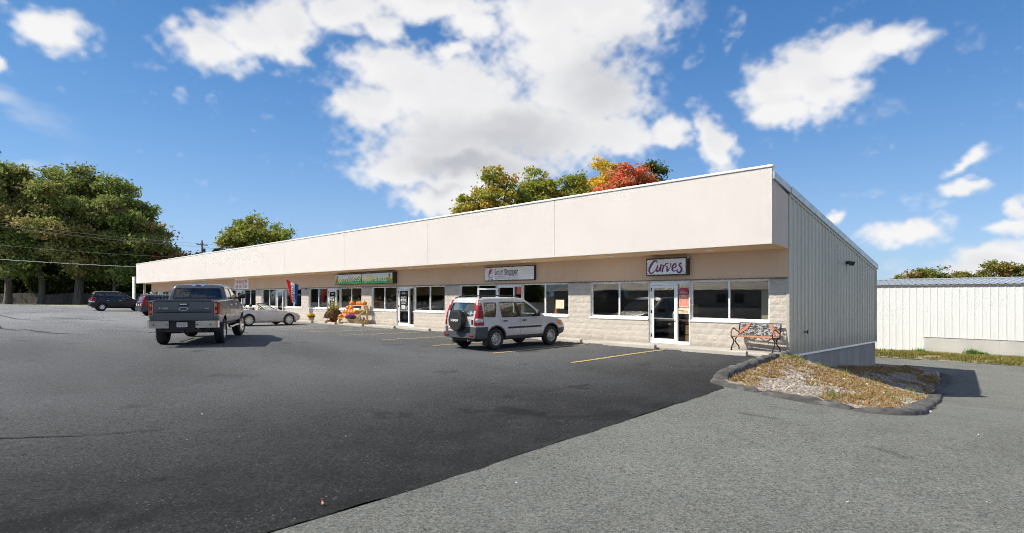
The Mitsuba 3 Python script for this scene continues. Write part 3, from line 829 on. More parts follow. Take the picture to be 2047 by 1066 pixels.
def cabin(lv, ins=0., bulge=.10, n=22, rbulge=.03):
    """The glasshouse, lofted upwards: rows of (z, rear, front, half width, corner radius)."""
    lv = np.asarray(lv, float)
    zs = np.unique(np.r_[np.linspace(lv[0, 0], lv[-1, 0], n), lv[:, 0]])
    P = [PchipInterpolator(lv[:, 0], lv[:, c])(zs) for c in range(1, 5)]
    rings = []
    for i, z in enumerate(zs):
        xr, xf, w, r = (p[i] for p in P)
        xr, xf, w = xr + ins, xf - ins, w - ins
        r = min(r, w * .9, (xf - xr) * .4)
        an = np.linspace(0, pi / 2, 7)
        c = []
        for cx_, cy_, a0 in ((xf - r, w - r, 0), (xr + r, w - r, pi / 2), (xr + r, -w + r, pi), (xf - r, -w + r, 1.5 * pi)):
            c += [(cx_ + r * math.cos(a0 + a), cy_ + r * math.sin(a0 + a)) for a in an]
        c = np.array(c)
        # extra points along the straight runs, so that front and rear can bow
        c = np.vstack([np.linspace(c[k], c[(k + 1) % 28], 7)[:-1] if k % 7 == 6 else c[k:k + 1] for k in range(28)])
        u = 1 - (c[:, 1] / w) ** 2
        fx = np.clip((c[:, 0] - (xr + xf) / 2) / ((xf - xr) / 2), -1, 1)
        c[:, 0] += bulge * u * np.clip(fx, 0, 1) ** 4 - rbulge * u * np.clip(-fx, 0, 1) ** 4
        zz = z if i == 0 else z - ins * (z - zs[0]) / (zs[-1] - zs[0])
        rings.append(np.c_[c, np.full(len(c), zz)])
    return loft(rings)


def wheel(car, pose, x, y, R, W, rr, style, n, rimmat, steer=0.):
    side = 1 if y > 0 else -1
    P = pose @ mat(x, y, R, rz=steer + (0 if side > 0 else 180)) @ mat(rx=-90)
    k = uniq(car + '__wheel')
    h = W / 2
    ty = lathe([(0, -h * .5), (rr * .9, -h * .5), (rr, -h * .9), (rr + .03, -h), (R - .05, -h), (R - .018, -h * .82), (R, -h * .6), (R, h * .6), (R - .018, h * .82), (R - .05, h), (rr + .03, h * 1.0), (rr, h * .86), (rr * .97, h * .1), (0, h * .1)], 40)
    grooves = Manifold()
    for g in (-.28, 0, .28):
        grooves += lathe([(R - .008, g * W - .007), (R + .05, g * W - .007), (R + .05, g * W + .007), (R - .008, g * W + .007)], 40)
    put(k + '__tyre', ty - grooves, 'black_rubber', P, smooth=30)
    o = h * .9
    lip = lathe([(rr * .90, o - .10), (rr * 1.0, o - .03), (rr * 1.0, o), (rr * .93, o), (rr * .90, o - .015)], 40)
    if style == 'steel':
        d = lathe([(0, o - .05), (rr * .34, o - .045), (rr * .42, o - .02), (rr * .60, o - .035), (rr * .92, o - .055), (rr * .92, o - .075), (0, o - .075)], 40)
        for i in range(n):
            a = 2 * pi * i / n
            d -= Manifold.cylinder(.3, rr * .115, rr * .115, 12).scale([1.1, 1.35, 1]).translate([rr * .70, 0, o - .2]).rotate([0, 0, math.degrees(a)])
        for i in range(5):
            d += Manifold.cylinder(.03, .014, .012, 8).translate([rr * .24, 0, o - .05]).rotate([0, 0, 72 * i])
        d += lathe([(0, o - .05), (rr * .15, o - .05), (rr * .14, o - .012), (0, o - .008)], 20)
    else:
        d = lathe([(0, o - .09), (rr * .24, o - .09), (rr * .22, o - .035), (rr * .16, o - .02), (0, o - .018)], 24)
        for i in range(n):
            for s_ in ((-1, 1) if style == 'twin' else (0,)):
                w0, w1 = (.030, .022) if style == 'twin' else (.05 * 5 / n + .006, .038 * 6 / n + .010)
                sp_ = Manifold.hull_points(np.array([(rr * .15, y_ * w0, z_) for y_ in (-1, 1) for z_ in (o - .07, o - .028)] + [(rr * .93, y_ * w1, z_) for y_ in (-1, 1) for z_ in (o - .055, o - .012)]))
                d += sp_.rotate([0, 0, 360 * i / n + s_ * 9])
    put(k + '__rim', lip + d, rimmat, P, smooth=30)


def paint(name, col, metal=.55, rough=.32):
    return pr(name, col, rough, metal, .5, .8 if max(col) > .3 else 1.0, clearcoat_gloss=.05 if max(col) > .3 else .6)


paint('silver_paint', (.49, .485, .50), .3, .34)
paint('champagne_paint', (.56, .53, .505), .2, .34)
pr('grey_paint', (.062, .067, .082), .16, .15, .9, 1., clearcoat_gloss=.5)
pr('black_paint', (.006, .006, .008), .3, 0, .3, .5, clearcoat_gloss=.6)
pr('slate_paint', (.03, .031, .035), .3, .1, .35, .6, clearcoat_gloss=.6)
pr('cladding', (.050, .055, .062), .6)
pr('dark_plastic', (.016, .016, .017), .5)
pr('glossy_black', (.01, .01, .011), .2, 0, .5, .5)
pr('chrome', (.80, .80, .81), .12, 1.)
pr('alloy', (.62, .62, .63), .28, .85)
pr('steel_rim', (.50, .49, .48), .35, .6)
pr('seat_dark', (.035, .034, .034), .85)
pr('seat_tan', (.20, .17, .13), .85)
pr('red_lens', (.24, .004, .008), .3, 0, .3, .4)
pr('clear_lens', (.62, .60, .60), .12, .2, .6, 1.)
pr('amber_lens', (.75, .25, .03), .2, 0, .6, 1.)
pr('plate_white', (.62, .60, .60), .5)
pr('plate_red', (.35, .03, .03), .6)
pr('letter_white', (.78, .78, .77), .5)
pr('letter_black', (.02, .02, .02), .5)
B('car_glass', {'type': 'thindielectric', 'int_ior': 1.5, 'specular_transmittance': rgb((.80, .85, .82))}, False)
B('privacy_glass', {'type': 'thindielectric', 'int_ior': 1.5, 'specular_transmittance': rgb((.17, .18, .20))}, False)


def seat(P, car, x, y, z, m='seat_dark', h=.62):
    b = rbx(-.05, .48, -.24, .24, 0, .16, .06) + rbx(-.09, .09, -.24, .24, 0, h, .07).rotate([0, -12, 0]).translate([-.02, 0, .08]) + rbx(-.06, .05, -.13, .13, h + .08, h + .26, .05).rotate([0, -10, 0]).translate([-.06, 0, .06])
    put(car + '__seat', b.translate([x, y, z]), m, P, smooth=40)


def steering(P, car, x, y, z, r=.18):
    a = np.linspace(0, 2 * pi, 25)
    ring = tube(np.c_[-np.cos(a) * r * .35, np.sin(a) * r, np.cos(a) * r * .94], .014, 6, False)
    put(car + '__steering_wheel', trimesh.util.concatenate([ring, tri(bx(-.02, .05, -r, r, -.02, .02))]), 'dark_plastic', P @ mat(x, y, z), smooth=40)


def estate(car, P, c):
    """A five door car from its parameters."""
    low, gh = hull_body(c['low']), cabin(c['gh'], bulge=c.get('bulge', .1))
    outer = low + gh
    xa, R, Ra = c['wb'], c['R'], c['Ra']
    room = cabin(c['gh'], .05, bulge=c.get('bulge', .1)) + (hull_body(c['low'], .07) ^ bx(c['low'][1][0] + .1, c['cowl'], -2, 2, .42, 3))
    shell = outer - room
    arch = Manifold()
    for x in (0, xa):
        arch += Manifold.cylinder(2.4, Ra, Ra, 36).translate([0, 0, -1.2]).rotate([90, 0, 0]).translate([x, 0, R]) - bx(x - 1, x + 1, -.55, .55, -1, 2)
    shell -= arch
    well = Manifold()
    for x in (0, xa):
        for s in (-1, 1):
            y0, y1 = (.50, c['W'] - .06) if s > 0 else (-c['W'] + .06, -.50)
            well += (Manifold.cylinder(y1 - y0, Ra + .03, Ra + .03, 28) - Manifold.cylinder(y1 - y0 - .02, Ra - .005, Ra - .005, 28).translate([0, 0, 0 if s > 0 else .02])).rotate([90, 0, 0]).translate([x, y1, R]) - bx(x - 1, x + 1, -2, 2, -1, R - .05)
    under = bx(c['low'][1][0] + .12, c['low'][-2][0] - .1, -.56, .56, c['zu'], .5)
    put(car + '__underbody', under + well, 'dark_plastic', P)
    # glazing
    g1, g2 = cabin(c['gh'], .014, bulge=c.get('bulge', .1)), cabin(c['gh'], .018, bulge=c.get('bulge', .1))
    g0, g3 = cabin(c['gh'], .002, bulge=c.get('bulge', .1)), cabin(c['gh'], .026, bulge=c.get('bulge', .1))
    glz, band = g1 - g2, g0 - g3
    xm = c['cowl'] * .35
    holes, bands = Manifold(), Manifold()
    for poly, gm in c['side']:
        q = rpoly(poly, .035)
        for y0, y1 in ((.3, 1.4), (-1.4, -.3)):
            h, b = prism_y(q, y0, y1), prism_y(q.buffer(.025), y0, y1)
            holes, bands = holes + h, bands + b
            put(car + '__window', glz ^ h, gm, P, smooth=30)
    qr, qf = rpoly(c['rear'], .05), rpoly(c['front'], .05)
    h, b = prism_x(qr, -1.4, xm - .9 if xm - .9 > c['gh'][-1][1] else c['gh'][-1][1]), prism_x(qr.buffer(.02), -1.4, c['gh'][-1][1])
    holes, bands = holes + h, bands + b
    put(car + '__rear_window', glz ^ h, c['side'][0][1], P, smooth=30)
    h, b = prism_x(qf, c['gh'][-1][2], 3.2), prism_x(qf.buffer(.02), c['gh'][-1][2], 3.2)
    holes, bands = holes + h, bands + b
    put(car + '__windscreen', glz ^ h, 'car_glass', P, smooth=30)
    if c.get('pillar'):
        for y0, y1 in ((.3, 1.4), (-1.4, -.3)):
            bands += prism_y(rpoly(c['pillar'], .02), y0, y1)
    put(car + '__window_trim', (band ^ bands) - holes, c.get('trim', 'glossy_black'), P, smooth=30)
    shell -= bands ^ (cabin(c['gh'], -.05) - bx(-9, 9, -9, 9, -1, c['gh'][0][0] + .02))
    shell -= holes
    # lamps
    wide = (hull_body(c['low'], -.012) + cabin(c['gh'], -.012, bulge=c.get('bulge', .1))) - (hull_body(c['low'], .012) + cabin(c['gh'], .012, bulge=c.get('bulge', .1)))
    for nm, kind, poly, a, b_, m in c['lamps']:
        for s in (1, -1):
            q = Polygon(poly if kind == 'y' else [(s * u, v) for u, v in poly])
            pz = prism_x(q, a, b_) if kind == 'x' else (prism_y(q, a, b_) if s > 0 else prism_y(q, -b_, -a))
            L = wide ^ pz
            if not L.is_empty():
                put(car + '__' + nm, L, m, P, smooth=30)
                shell -= pz
    clad = Manifold()
    if c.get('clad') is not None:
        rg = prism_y(c['clad'], -1.5, 1.5)
        clad = shell ^ rg
        shell -= rg
        put(car + '__cladding', clad, 'cladding', P, smooth=30)
    for poly in c['doors']:
        q = Polygon(poly)
        for y0, y1 in ((.45, 1.4), (-1.4, -.45)):
            put(car + '__door', shell ^ prism_y(q.buffer(-.004, join_style=2), y0, y1), c['paint'], P, smooth=30)
            shell -= prism_y(q.buffer(.003, join_style=2), y0, y1)
    tg = Polygon(c['gate'])
    put(car + '__tailgate', shell ^ prism_x(tg.buffer(-.005, join_style=2), -1.5, c['gx']), c['paint'], P, smooth=30)
    shell -= prism_x(tg.buffer(.003, join_style=2), -1.5, c['gx'])
    put(car + '__body', shell, c['paint'], P, smooth=30)
    # inside and small parts
    for y in (.38, -.38):
        seat(P, car, xa * .42, y, .52, c.get('seatm', 'seat_tan'))
    put(car + '__rear_seat', rbx(-.1, .45, -.62, .62, .5, .68, .06) + rbx(-.14, .04, -.62, .62, .55, 1.12, .06) + rbx(-.13, -.03, .2, .5, 1.14, 1.32, .04) + rbx(-.13, -.03, -.5, -.2, 1.14, 1.32, .04), c.get('seatm', 'seat_tan'), P @ mat(.25), smooth=40)
    put(car + '__dashboard', rbx(c['cowl'] - .42, c['cowl'] + .02, -.7, .7, .62, 1.0, .08), 'dark_plastic', P, smooth=40)
    steering(P, car, c['cowl'] - .52, .38, .98)
    for s in (1, -1):
        mx, mz = c['mir']
        w = c['W']
        m_ = rbx(mx - .06, mx + .10, w * .97, w * .97 + .20, mz - .02, mz + .15, .05) + bx(mx - .02, mx + .05, w * .85, w * 1.0, mz - .0, mz + .05)
        put(car + '__mirror', m_ if s > 0 else m_.mirror([0, 1, 0]), c.get('mirm', 'dark_plastic'), P, smooth=40)
        for hx, hz in c['handles']:
            hd = rbx(hx - .09, hx + .09, w * .965, w * .965 + .045, hz, hz + .04, .015)
            put(car + '__handle', hd if s > 0 else hd.mirror([0, 1, 0]), c.get('hm', 'dark_plastic'), P, smooth=40)
    for s in (1, -1):
        wheel(car, P, 0, s * c['ty'], R, c['tw'], c['rr'], c['rim'], c['nsp'], c['rimm'])
        wheel(car, P, xa, s * c['ty'], R, c['tw'], c['rr'], c['rim'], c['nsp'], c['rimm'], c.get('steer', 0))


def plate(car, P, x, y, z, txt, w=.305, h=.152):
    put(car + '__licence_plate', rbx(x - .012, x, y - w / 2, y + w / 2, z, z + h, .004), 'plate_white', P)
    t = text(txt, .065, .003, True, w * .8)
    put(car + '__licence_plate__number', t, 'plate_red', P @ mat(x - .0125, y + w * .4, z + .04) @ np.array([[0, 0, -1, 0], [-1, 0, 0, 0], [0, 1, 0, 0], [0, 0, 0, 1.]]))


def stand(x, y, head):
    """The pose of a vehicle whose rear axle is over (x, y), its wheels on the ground."""
    h = math.radians(head)
    z0, z1 = float(gz(x, y)), float(gz(x + 2.7 * math.cos(h), y + 2.7 * math.sin(h)))
    return mat(x, y, z0 + .012, rz=head) @ mat(ry=-math.degrees(math.atan2(z1 - z0, 2.7)))


REARW = np.array([[0, 0, -1, 0], [-1, 0, 0, 0], [0, 1, 0, 0], [0, 0, 0, 1.]])      # lettering that reads from behind the car

# silver sport utility with the spare wheel on its back
lowc = [(-.79, .77, .44, .99, .95, .45), (-.70, .855, .37, 1.01, .95, .5), (-.3, .885, .31, 1.03, .95, .52), (1.2, .892, .29, 1.035, .95, .52), (2.3, .888, .29, 1.03, .945, .52), (2.75, .882, .31, 1.0, .93, .55), (3.15, .855, .35, .92, .90, .6), (3.38, .79, .40, .82, .88, .6), (3.52, .66, .46, .68, .86, .6)]
ghc = [(.98, -.755, 2.42, .846, .10), (1.2, -.715, 2.12, .812, .10), (1.4, -.655, 1.82, .766, .10), (1.55, -.60, 1.57, .718, .11), (1.63, -.55, 1.42, .672, .14), (1.668, -.44, 1.28, .58, .2), (1.685, -.25, 1.05, .42, .25)]
clad = unary_union([sbox(-.95, .0, -.36, .75), Point(0, .34).buffer(.455), Point(2.62, .34).buffer(.455), sbox(-.95, 0, 3.7, .43), sbox(2.95, 0, 3.7, .60)])
crv = dict(low=lowc, gh=ghc, wb=2.62, R=.345, Ra=.405, W=.89, cowl=2.35, zu=.27, paint='silver_paint',
           side=[([(-.47, 1.09), (-.03, 1.07), (.10, 1.50), (-.42, 1.50)], 'car_glass'), ([(.29, 1.055), (1.03, 1.05), (.92, 1.51), (.235, 1.51)], 'car_glass'), ([(1.13, 1.05), (2.02, 1.06), (1.86, 1.19), (1.50, 1.44), (1.38, 1.50), (1.01, 1.51)], 'car_glass')],
           pillar=[(.98, 1.04), (1.18, 1.04), (1.06, 1.525), (.87, 1.525)],
           rear=[(-.60, 1.10), (.60, 1.10), (.54, 1.50), (-.54, 1.50)], front=[(-.70, 1.09), (.70, 1.09), (.60, 1.53), (-.60, 1.53)],
           lamps=[('tail_lamp', 'x', [(.69, .80), (.95, .80), (.95, 1.26), (.70, 1.26)], -1, -.52, 'red_lens'), ('tail_lamp', 'x', [(.60, 1.27), (.92, 1.27), (.80, 1.60), (.57, 1.60)], -1, -.53, 'red_lens'),
                  ('reversing_lamp', 'x', [(.74, .90), (.95, .90), (.95, 1.02), (.74, 1.02)], -1, -.53, 'clear_lens'), ('indicator', 'x', [(.64, 1.44), (.84, 1.44), (.80, 1.56), (.62, 1.56)], -1, -.53, 'clear_lens'), ('head_lamp', 'x', [(.42, .68), (.9, .70), (.9, .86), (.45, .84)], 3.15, 3.7, 'clear_lens'), ('indicator', 'x', [(.80, .72), (.98, .72), (.98, .86), (.80, .86)], 3.0, 3.2, 'amber_lens')],
           clad=clad, doors=[[(.17, 1.56), (.96, 1.56), (1.085, 1.03), (1.085, .435), (.50, .435), (.44, .60), (.24, .80), (.20, 1.0)], [(1.095, .435), (1.095, 1.03), (.97, 1.56), (1.36, 1.56), (1.9, 1.20), (2.12, 1.03), (2.12, .435)]],
           gate=[(-.68, .60), (.68, .60), (.68, 1.2), (.60, 1.60), (-.60, 1.60), (-.68, 1.2)], gx=-.50, mir=(1.80, 1.06), handles=[(.40, .90), (1.27, .90)], ty=.765, tw=.215, rr=.20, rim='steel', nsp=8, rimm='steel_rim')
CRV = 'sport_utility_vehicle'
P = stand(-15.15, 13.1, 90)
estate(CRV, P, crv)
lab(CRV, 'silver sport utility vehicle with black spare wheel cover, parked facing the shops', 'car', 'vehicles on the parking lot')
put(CRV + '__spare_wheel', lathe([(0, 0), (.30, 0), (.33, .02), (.342, .06), (.342, .19), (.325, .215), (.28, .222), (.265, .216), (0, .228)], 44).rotate([0, -90, 0]).translate([-.80, .0, .95]), 'dark_plastic', P, smooth=30)
put(CRV + '__spare_wheel__lettering', text('HONDA', .072, .004, True, .36), 'letter_white', P @ mat(-1.026, .18, .925) @ REARW)
plate(CRV, P, -.795, .44, .60, 'MA 47')
put(CRV + '__bumper', (hull_body(lowc, -.055) ^ bx(-1, -.42, -1, 1, .40, .56)) - hull_body(lowc, -.01), 'cladding', P, smooth=30)
for s in (1, -1):
    put(CRV + '__reflector', rbx(-.875, -.845, s * .62 - .10, s * .62 + .10, .46, .50, .01), 'red_lens', P)
    put(CRV + '__roof_rail', tube(curve([(-.50, s * .60, 1.66), (-.3, s * .60, 1.715), (.5, s * .60, 1.735), (1.2, s * .59, 1.70), (1.38, s * .585, 1.655)], 20), .017), 'dark_plastic', P, smooth=40)
    mo = rbx(.50, 2.08, .884, .905, .665, .725, .01)
    put(CRV + '__side_moulding', mo if s > 0 else mo.mirror([0, 1, 0]), 'dark_plastic', P)
    put(CRV + '__mud_flap', bx(-.42, -.40, s * .77 - .11, s * .77 + .11, .16, .42), 'dark_plastic', P)
put(CRV + '__exhaust', tube([(-.4, -.45, .33), (-.86, -.45, .32)], .03, 12), 'chrome', P, smooth=40)
put(CRV + '__gate_handle', rbx(-.80, -.765, -.64, -.56, .82, .98, .01), 'dark_plastic', P)

# dark wagons further along the row
def grow(st, sx, sw, sz, dx=0):
    return [(x * sx + dx, w * sw, a * sz, b * sz, t, q) for x, w, a, b, t, q in st]


def growg(g, sx, sw, sz, dx=0):
    return [(z * sz, a * sx + dx, b * sx + dx, w * sw, r) for z, a, b, w, r in g]


def wagon(name, P, sx, sw, sz, pm, glass, rim, lamps, lbl):
    g = lambda ps: [(x * sx, z * sz) for x, z in ps]
    h = lambda ps: [(y * sw, z * sz) for y, z in ps]
    c = dict(crv, low=grow(lowc, sx, sw, sz), gh=growg(ghc, sx, sw, sz), wb=2.62 * sx, R=.36, Ra=.42, W=.89 * sw, cowl=2.35 * sx, paint=pm, clad=None, side=[(g(p), glass if i < 2 else 'car_glass') for i, (p, _) in enumerate(crv['side'])],
             pillar=g(crv['pillar']), rear=h(crv['rear']), front=h(crv['front']), lamps=lamps(g, h), doors=[g(p) for p in crv['doors']], gate=h(crv['gate']), gx=-.5 * sx, mir=(1.8 * sx, 1.06 * sz), handles=[(.4 * sx, .9 * sz), (1.27 * sx, .9 * sz)],
             ty=.77 * sw, rim=rim, nsp=6, rimm='alloy', hm='chrome', seatm='seat_dark')
    estate(name, P, c)
    for s in (1, -1):
        put(name + '__roof_rail', tube(curve([(-.45 * sx, s * .60 * sw, 1.66 * sz), (-.3 * sx, s * .6 * sw, 1.71 * sz), (.5 * sx, s * .6 * sw, 1.73 * sz), (1.2 * sx, s * .59 * sw, 1.70 * sz), (1.36 * sx, s * .585 * sw, 1.65 * sz)], 16), .02), 'alloy', P, smooth=40)
    plate(name, P, -.80 * sx, 0, .78 * sz, 'MA 62')
    put(name + '__bumper', (hull_body(c['low'], -.05) ^ bx(-1.2, -.42, -1.2, 1.2, .40, .62)) - hull_body(c['low'], -.008), pm, P, smooth=30)
    lab(name, lbl, 'car', 'vehicles on the parking lot')


wagon('dark_wagon', stand(-67.4, 11.5, 88), 1.10, 1.06, 1.05, 'black_paint', 'privacy_glass', 'spoke',
      lambda g, h: [('tail_lamp', 'x', h([(.62, .88), (.95, .86), (.95, 1.22), (.66, 1.22)]), -1.2, -.5, 'red_lens'), ('reversing_lamp', 'x', h([(.60, .78), (.95, .76), (.95, .87), (.60, .87)]), -1.2, -.6, 'clear_lens'), ('head_lamp', 'x', h([(.42, .68), (.9, .70), (.9, .86), (.45, .84)]), 3.3, 4.2, 'clear_lens')],
      'black wagon with chrome roof rails parked farthest left, in front of the trees')
wagon('grey_crossover', stand(-55.0, 12.7, 92), 1.0, 1.02, .98, 'slate_paint', 'privacy_glass', 'spoke',
      lambda g, h: [('tail_lamp', 'x', h([(.68, .82), (.95, .80), (.95, 1.2), (.70, 1.2)]), -1.2, -.45, 'red_lens'), ('tail_lamp', 'x', h([(.58, 1.21), (.92, 1.21), (.76, 1.58), (.55, 1.58)]), -1.2, -.5, 'red_lens'), ('reversing_lamp', 'x', h([(.45, .80), (.67, .80), (.67, .98), (.45, .98)]), -1.2, -.6, 'clear_lens'), ('head_lamp', 'x', h([(.42, .68), (.9, .70), (.9, .86), (.45, .84)]), 3.15, 4.2, 'clear_lens')],
      'dark grey crossover with tall red tail lamps, half hidden behind the pickup truck')

# the pickup truck
PT = 'pickup_truck'
lab(PT, 'dark grey crew cab pickup truck seen from behind, rolling across the lot', 'pickup truck', 'vehicles on the parking lot')
P = stand(-21.35, 6.15, 152)
lowt = [(-1.13, .955, .72, 1.41, .985, .5), (-1.05, .985, .66, 1.42, .985, .5), (.7, .99, .62, 1.43, .98, .5), (2.9, .985, .60, 1.40, .965, .5), (3.3, .98, .60, 1.33, .95, .5), (4.1, .955, .60, 1.24, .93, .55), (4.45, .90, .62, 1.14, .92, .6), (4.58, .80, .68, 1.02, .9, .6)]
ght = [(1.36, .74, 3.22, .925, .07), (1.55, .77, 2.86, .868, .07), (1.75, .82, 2.48, .806, .09), (1.86, .86, 2.26, .765, .12), (1.915, .93, 2.12, .70, .2), (1.94, 1.15, 1.95, .50, .25)]
low, gh = hull_body(lowt, crown=.02), cabin(ght, bulge=.12)
outer = low + gh
room = cabin(ght, .05, bulge=.12) + (hull_body(lowt, .08) ^ bx(.85, 3.0, -2, 2, .75, 1.5))
shell = outer - room - bx(-1.055, .63, -.83, .83, .86, 1.8)
Rt, Ra, wbt = .405, .49, 3.68
for x in (0, wbt):
    shell -= Manifold.cylinder(3, Ra, Ra, 40).translate([0, 0, -1.5]).rotate([90, 0, 0]).translate([x, 0, Rt + .03]) - bx(x - 1, x + 1, -.58, .58, -1, 2)
shell -= (bx(.662, .692, -1.2, 1.2, .5, 2) - bx(-1, 1, -.7, .7, 0, .9))
g1, g2, g0, g3 = (cabin(ght, i, bulge=.12) for i in (.014, .018, .002, .028))
glz, band = g1 - g2, g0 - g3
holes, bands = Manifold(), Manifold()
for poly, gm in (([(.98, 1.45), (1.78, 1.45), (1.76, 1.80), (1.06, 1.80)], 'privacy_glass'), ([(1.88, 1.45), (2.92, 1.45), (2.72, 1.57), (2.36, 1.78), (2.28, 1.80), (1.86, 1.80)], 'car_glass')):
    q = rpoly(poly, .04)
    for y0, y1 in ((.3, 1.4), (-1.4, -.3)):
        h = prism_y(q, y0, y1)
        holes, bands = holes + h, bands + prism_y(q.buffer(.022), y0, y1)
        put(PT + '__window', glz ^ h, gm, P, smooth=30)
for a, b in ((-.70, -.235), (-.205, .205), (.235, .70)):
    q = rpoly([(a * 1.06 if a < -.5 else a, 1.455), (b * 1.06 if b > .5 else b, 1.455), (b * .95 if b > .5 else b, 1.79), (a * .95 if a < -.5 else a, 1.79)], .03)
    h = prism_x(q, .3, 1.15)
    holes = holes + h
    put(PT + '__rear_window', glz ^ h, 'privacy_glass', P, smooth=30)
bands += prism_x(rpoly([(-.765, 1.435), (.765, 1.435), (.69, 1.81), (-.69, 1.81)], .05), .3, 1.15)
q = rpoly([(-.80, 1.44), (.80, 1.44), (.70, 1.84), (-.70, 1.84)], .05)
h = prism_x(q, 1.95, 3.6)
holes, bands = holes + h, bands + prism_x(q.buffer(.02), 1.95, 3.6)
put(PT + '__windscreen', glz ^ h, 'car_glass', P, smooth=30)
put(PT + '__window_trim', (band ^ bands) - holes, 'glossy_black', P, smooth=30)
shell -= holes
shell -= bands ^ (cabin(ght, -.05) - bx(-9, 9, -9, 9, -1, 1.40))
wide = hull_body(lowt, -.012) - hull_body(lowt, .014)
for s in (1, -1):
    for z0, z1, m in ((1.17, 1.37, 'red_lens'), (.97, 1.16, 'red_lens')):
        pz = prism_x(Polygon([(s * .862, z0), (s * 1.1, z0), (s * 1.1, z1), (s * .862, z1)]), -1.3, -.93)
        put(PT + '__tail_lamp', wide ^ pz, m, P, smooth=30)
        put(PT + '__tail_lamp__reflector', (wide ^ prism_x(Polygon([(s * .88, z0 + .05), (s * .93, z0 + .05), (s * .93, z1 - .05), (s * .88, z1 - .05)]), -1.3, -.93)).translate([-.004, 0, 0]), 'amber_lens', P, smooth=30)
        shell -= pz
    pz = prism_x(Polygon([(s * .852, .955), (s * 1.1, .955), (s * 1.1, 1.385), (s * .852, 1.385)]), -1.3, -.90)
    put(PT + '__lamp_surround', (wide ^ pz) - prism_x(Polygon([(s * .861, .965), (s * 1.1, .965), (s * 1.1, 1.375), (s * .861, 1.375)]), -1.3, -.925), 'chrome', P, smooth=30)
    shell -= pz
    pz = prism_x(Polygon([(s * .55, .88), (s * .98, .88), (s * .98, 1.10), (s * .55, 1.10)]), 4.2, 4.8)
    put(PT + '__head_lamp', wide ^ pz, 'clear_lens', P, smooth=30)
    shell -= pz
for poly in ([(.80, .66), (.80, 1.46), (1.0, 1.86), (1.80, 1.86), (1.83, 1.4), (1.83, .66)], [(1.84, .66), (1.84, 1.4), (1.81, 1.86), (2.3, 1.86), (2.85, 1.56), (3.06, 1.36), (3.06, .66)]):
    q = Polygon(poly)
    for y0, y1 in ((.5, 1.4), (-1.4, -.5)):
        put(PT + '__door', shell ^ prism_y(q.buffer(-.004, join_style=2), y0, y1), 'grey_paint', P, smooth=30)
        shell -= prism_y(q.buffer(.004, join_style=2), y0, y1)
tg = sbox(-.84, .80, .84, 1.50)
gate = shell ^ prism_x(tg.buffer(-.004, join_style=2), -1.5, -1.05)
shell -= prism_x(tg.buffer(.004, join_style=2), -1.5, -1.05)
gate += prism_y([(-1.13, 1.13), (-1.165, 1.10), (-1.165, 1.075), (-1.13, 1.03)], -.77, .77) + prism_y([(-1.12, 1.37), (-1.16, 1.39), (-1.165, 1.435), (-1.06, 1.44)], -.785, .785)
put(PT + '__tailgate', gate, 'grey_paint', P, smooth=25)
put(PT + '__tailgate__handle', rbx(-1.185, -1.13, -.13, .13, 1.24, 1.32, .02), 'dark_plastic', P, smooth=40)
put(PT + '__tailgate__handle_bar', rbx(-1.20, -1.17, -.10, .10, 1.275, 1.315, .012), 'chrome', P, smooth=40)
ov = affinity.scale(Point(0, 0).buffer(1, 24), .135, .053)
put(PT + '__tailgate__emblem', prism_x(affinity.translate(ov, 0, 1.155), -1.182, -1.14) - prism_x(affinity.translate(affinity.scale(ov, .86, .76), 0, 1.155), -1.2, -1.176), 'chrome', P, smooth=30)
put(PT + '__tailgate__emblem_oval', prism_x(affinity.translate(affinity.scale(ov, .86, .76), 0, 1.155), -1.178, -1.15), pr('oval_blue', (.015, .03, .10), .25, 0, .5, 1), P, smooth=30)
put(PT + '__tailgate__badge', text('F-150', .045, .004, True, .25), 'chrome', P @ mat(-1.150, .68, 1.15) @ REARW)
put(PT + '__tailgate__badge', text('4x4', .04, .004, True, .10), 'chrome', P @ mat(-1.150, -.60, 1.15) @ REARW)
put(PT + '__body', shell, 'grey_paint', P, smooth=25)
put(PT + '__bed_liner', bx(-1.05, .62, -.825, .825, .862, .875) + bx(-1.05, .62, -.828, -.815, .862, 1.40) + bx(-1.05, .62, .815, .828, .862, 1.40) + bx(.61, .628, -.828, .828, .862, 1.40), 'dark_plastic', P)
bp = Polygon([(-1.14, -1.0), (-1.14, 1.0), (-1.22, .985), (-1.30, .90), (-1.335, .5), (-1.335, -.5), (-1.30, -.90), (-1.22, -.985)])
bum = prism_z(bp, .575, .79) - rbx(-1.6, -1.15, -.37, .37, .40, .95, .04)
put(PT + '__bumper', bum, 'chrome', P, smooth=30)
put(PT + '__bumper_step', prism_z(Polygon([(-1.14, -.99), (-1.14, .99), (-1.29, .86), (-1.325, .4), (-1.325, -.4), (-1.29, -.86)]), .791, .81) + bx(-1.215, -1.13, -.362, .362, .56, .80) + rbx(-1.33, -1.2, -.345, .345, .53, .575, .01), 'dark_plastic', P)
for s in (1, -1):
    for yy in (.42, .78):
        put(PT + '__parking_sensor', Manifold.cylinder(.02, .022, .022, 14).rotate([0, -90, 0]).translate([-1.328 if yy < .5 else -1.312, s * yy, .68]), 'dark_plastic', P)
plate(PT, P, -1.25, .02, .60, '751 0L2', .30, .15)
put(PT + '__tow_hitch', rbx(-1.35, -1.0, -.04, .04, .44, .52, .01) + bx(-1.2, -1.05, -.5, .5, .45, .53), 'dark_metal', P)
put(PT + '__brake_light', rbx(.84, .90, -.075, .075, 1.868, 1.91, .012), 'red_lens', P, smooth=40)
put(PT + '__cargo_lamp', rbx(.845, .90, -.20, -.082, 1.868, 1.91, .012) + rbx(.845, .90, .082, .20, 1.868, 1.91, .012), 'clear_lens', P, smooth=40)
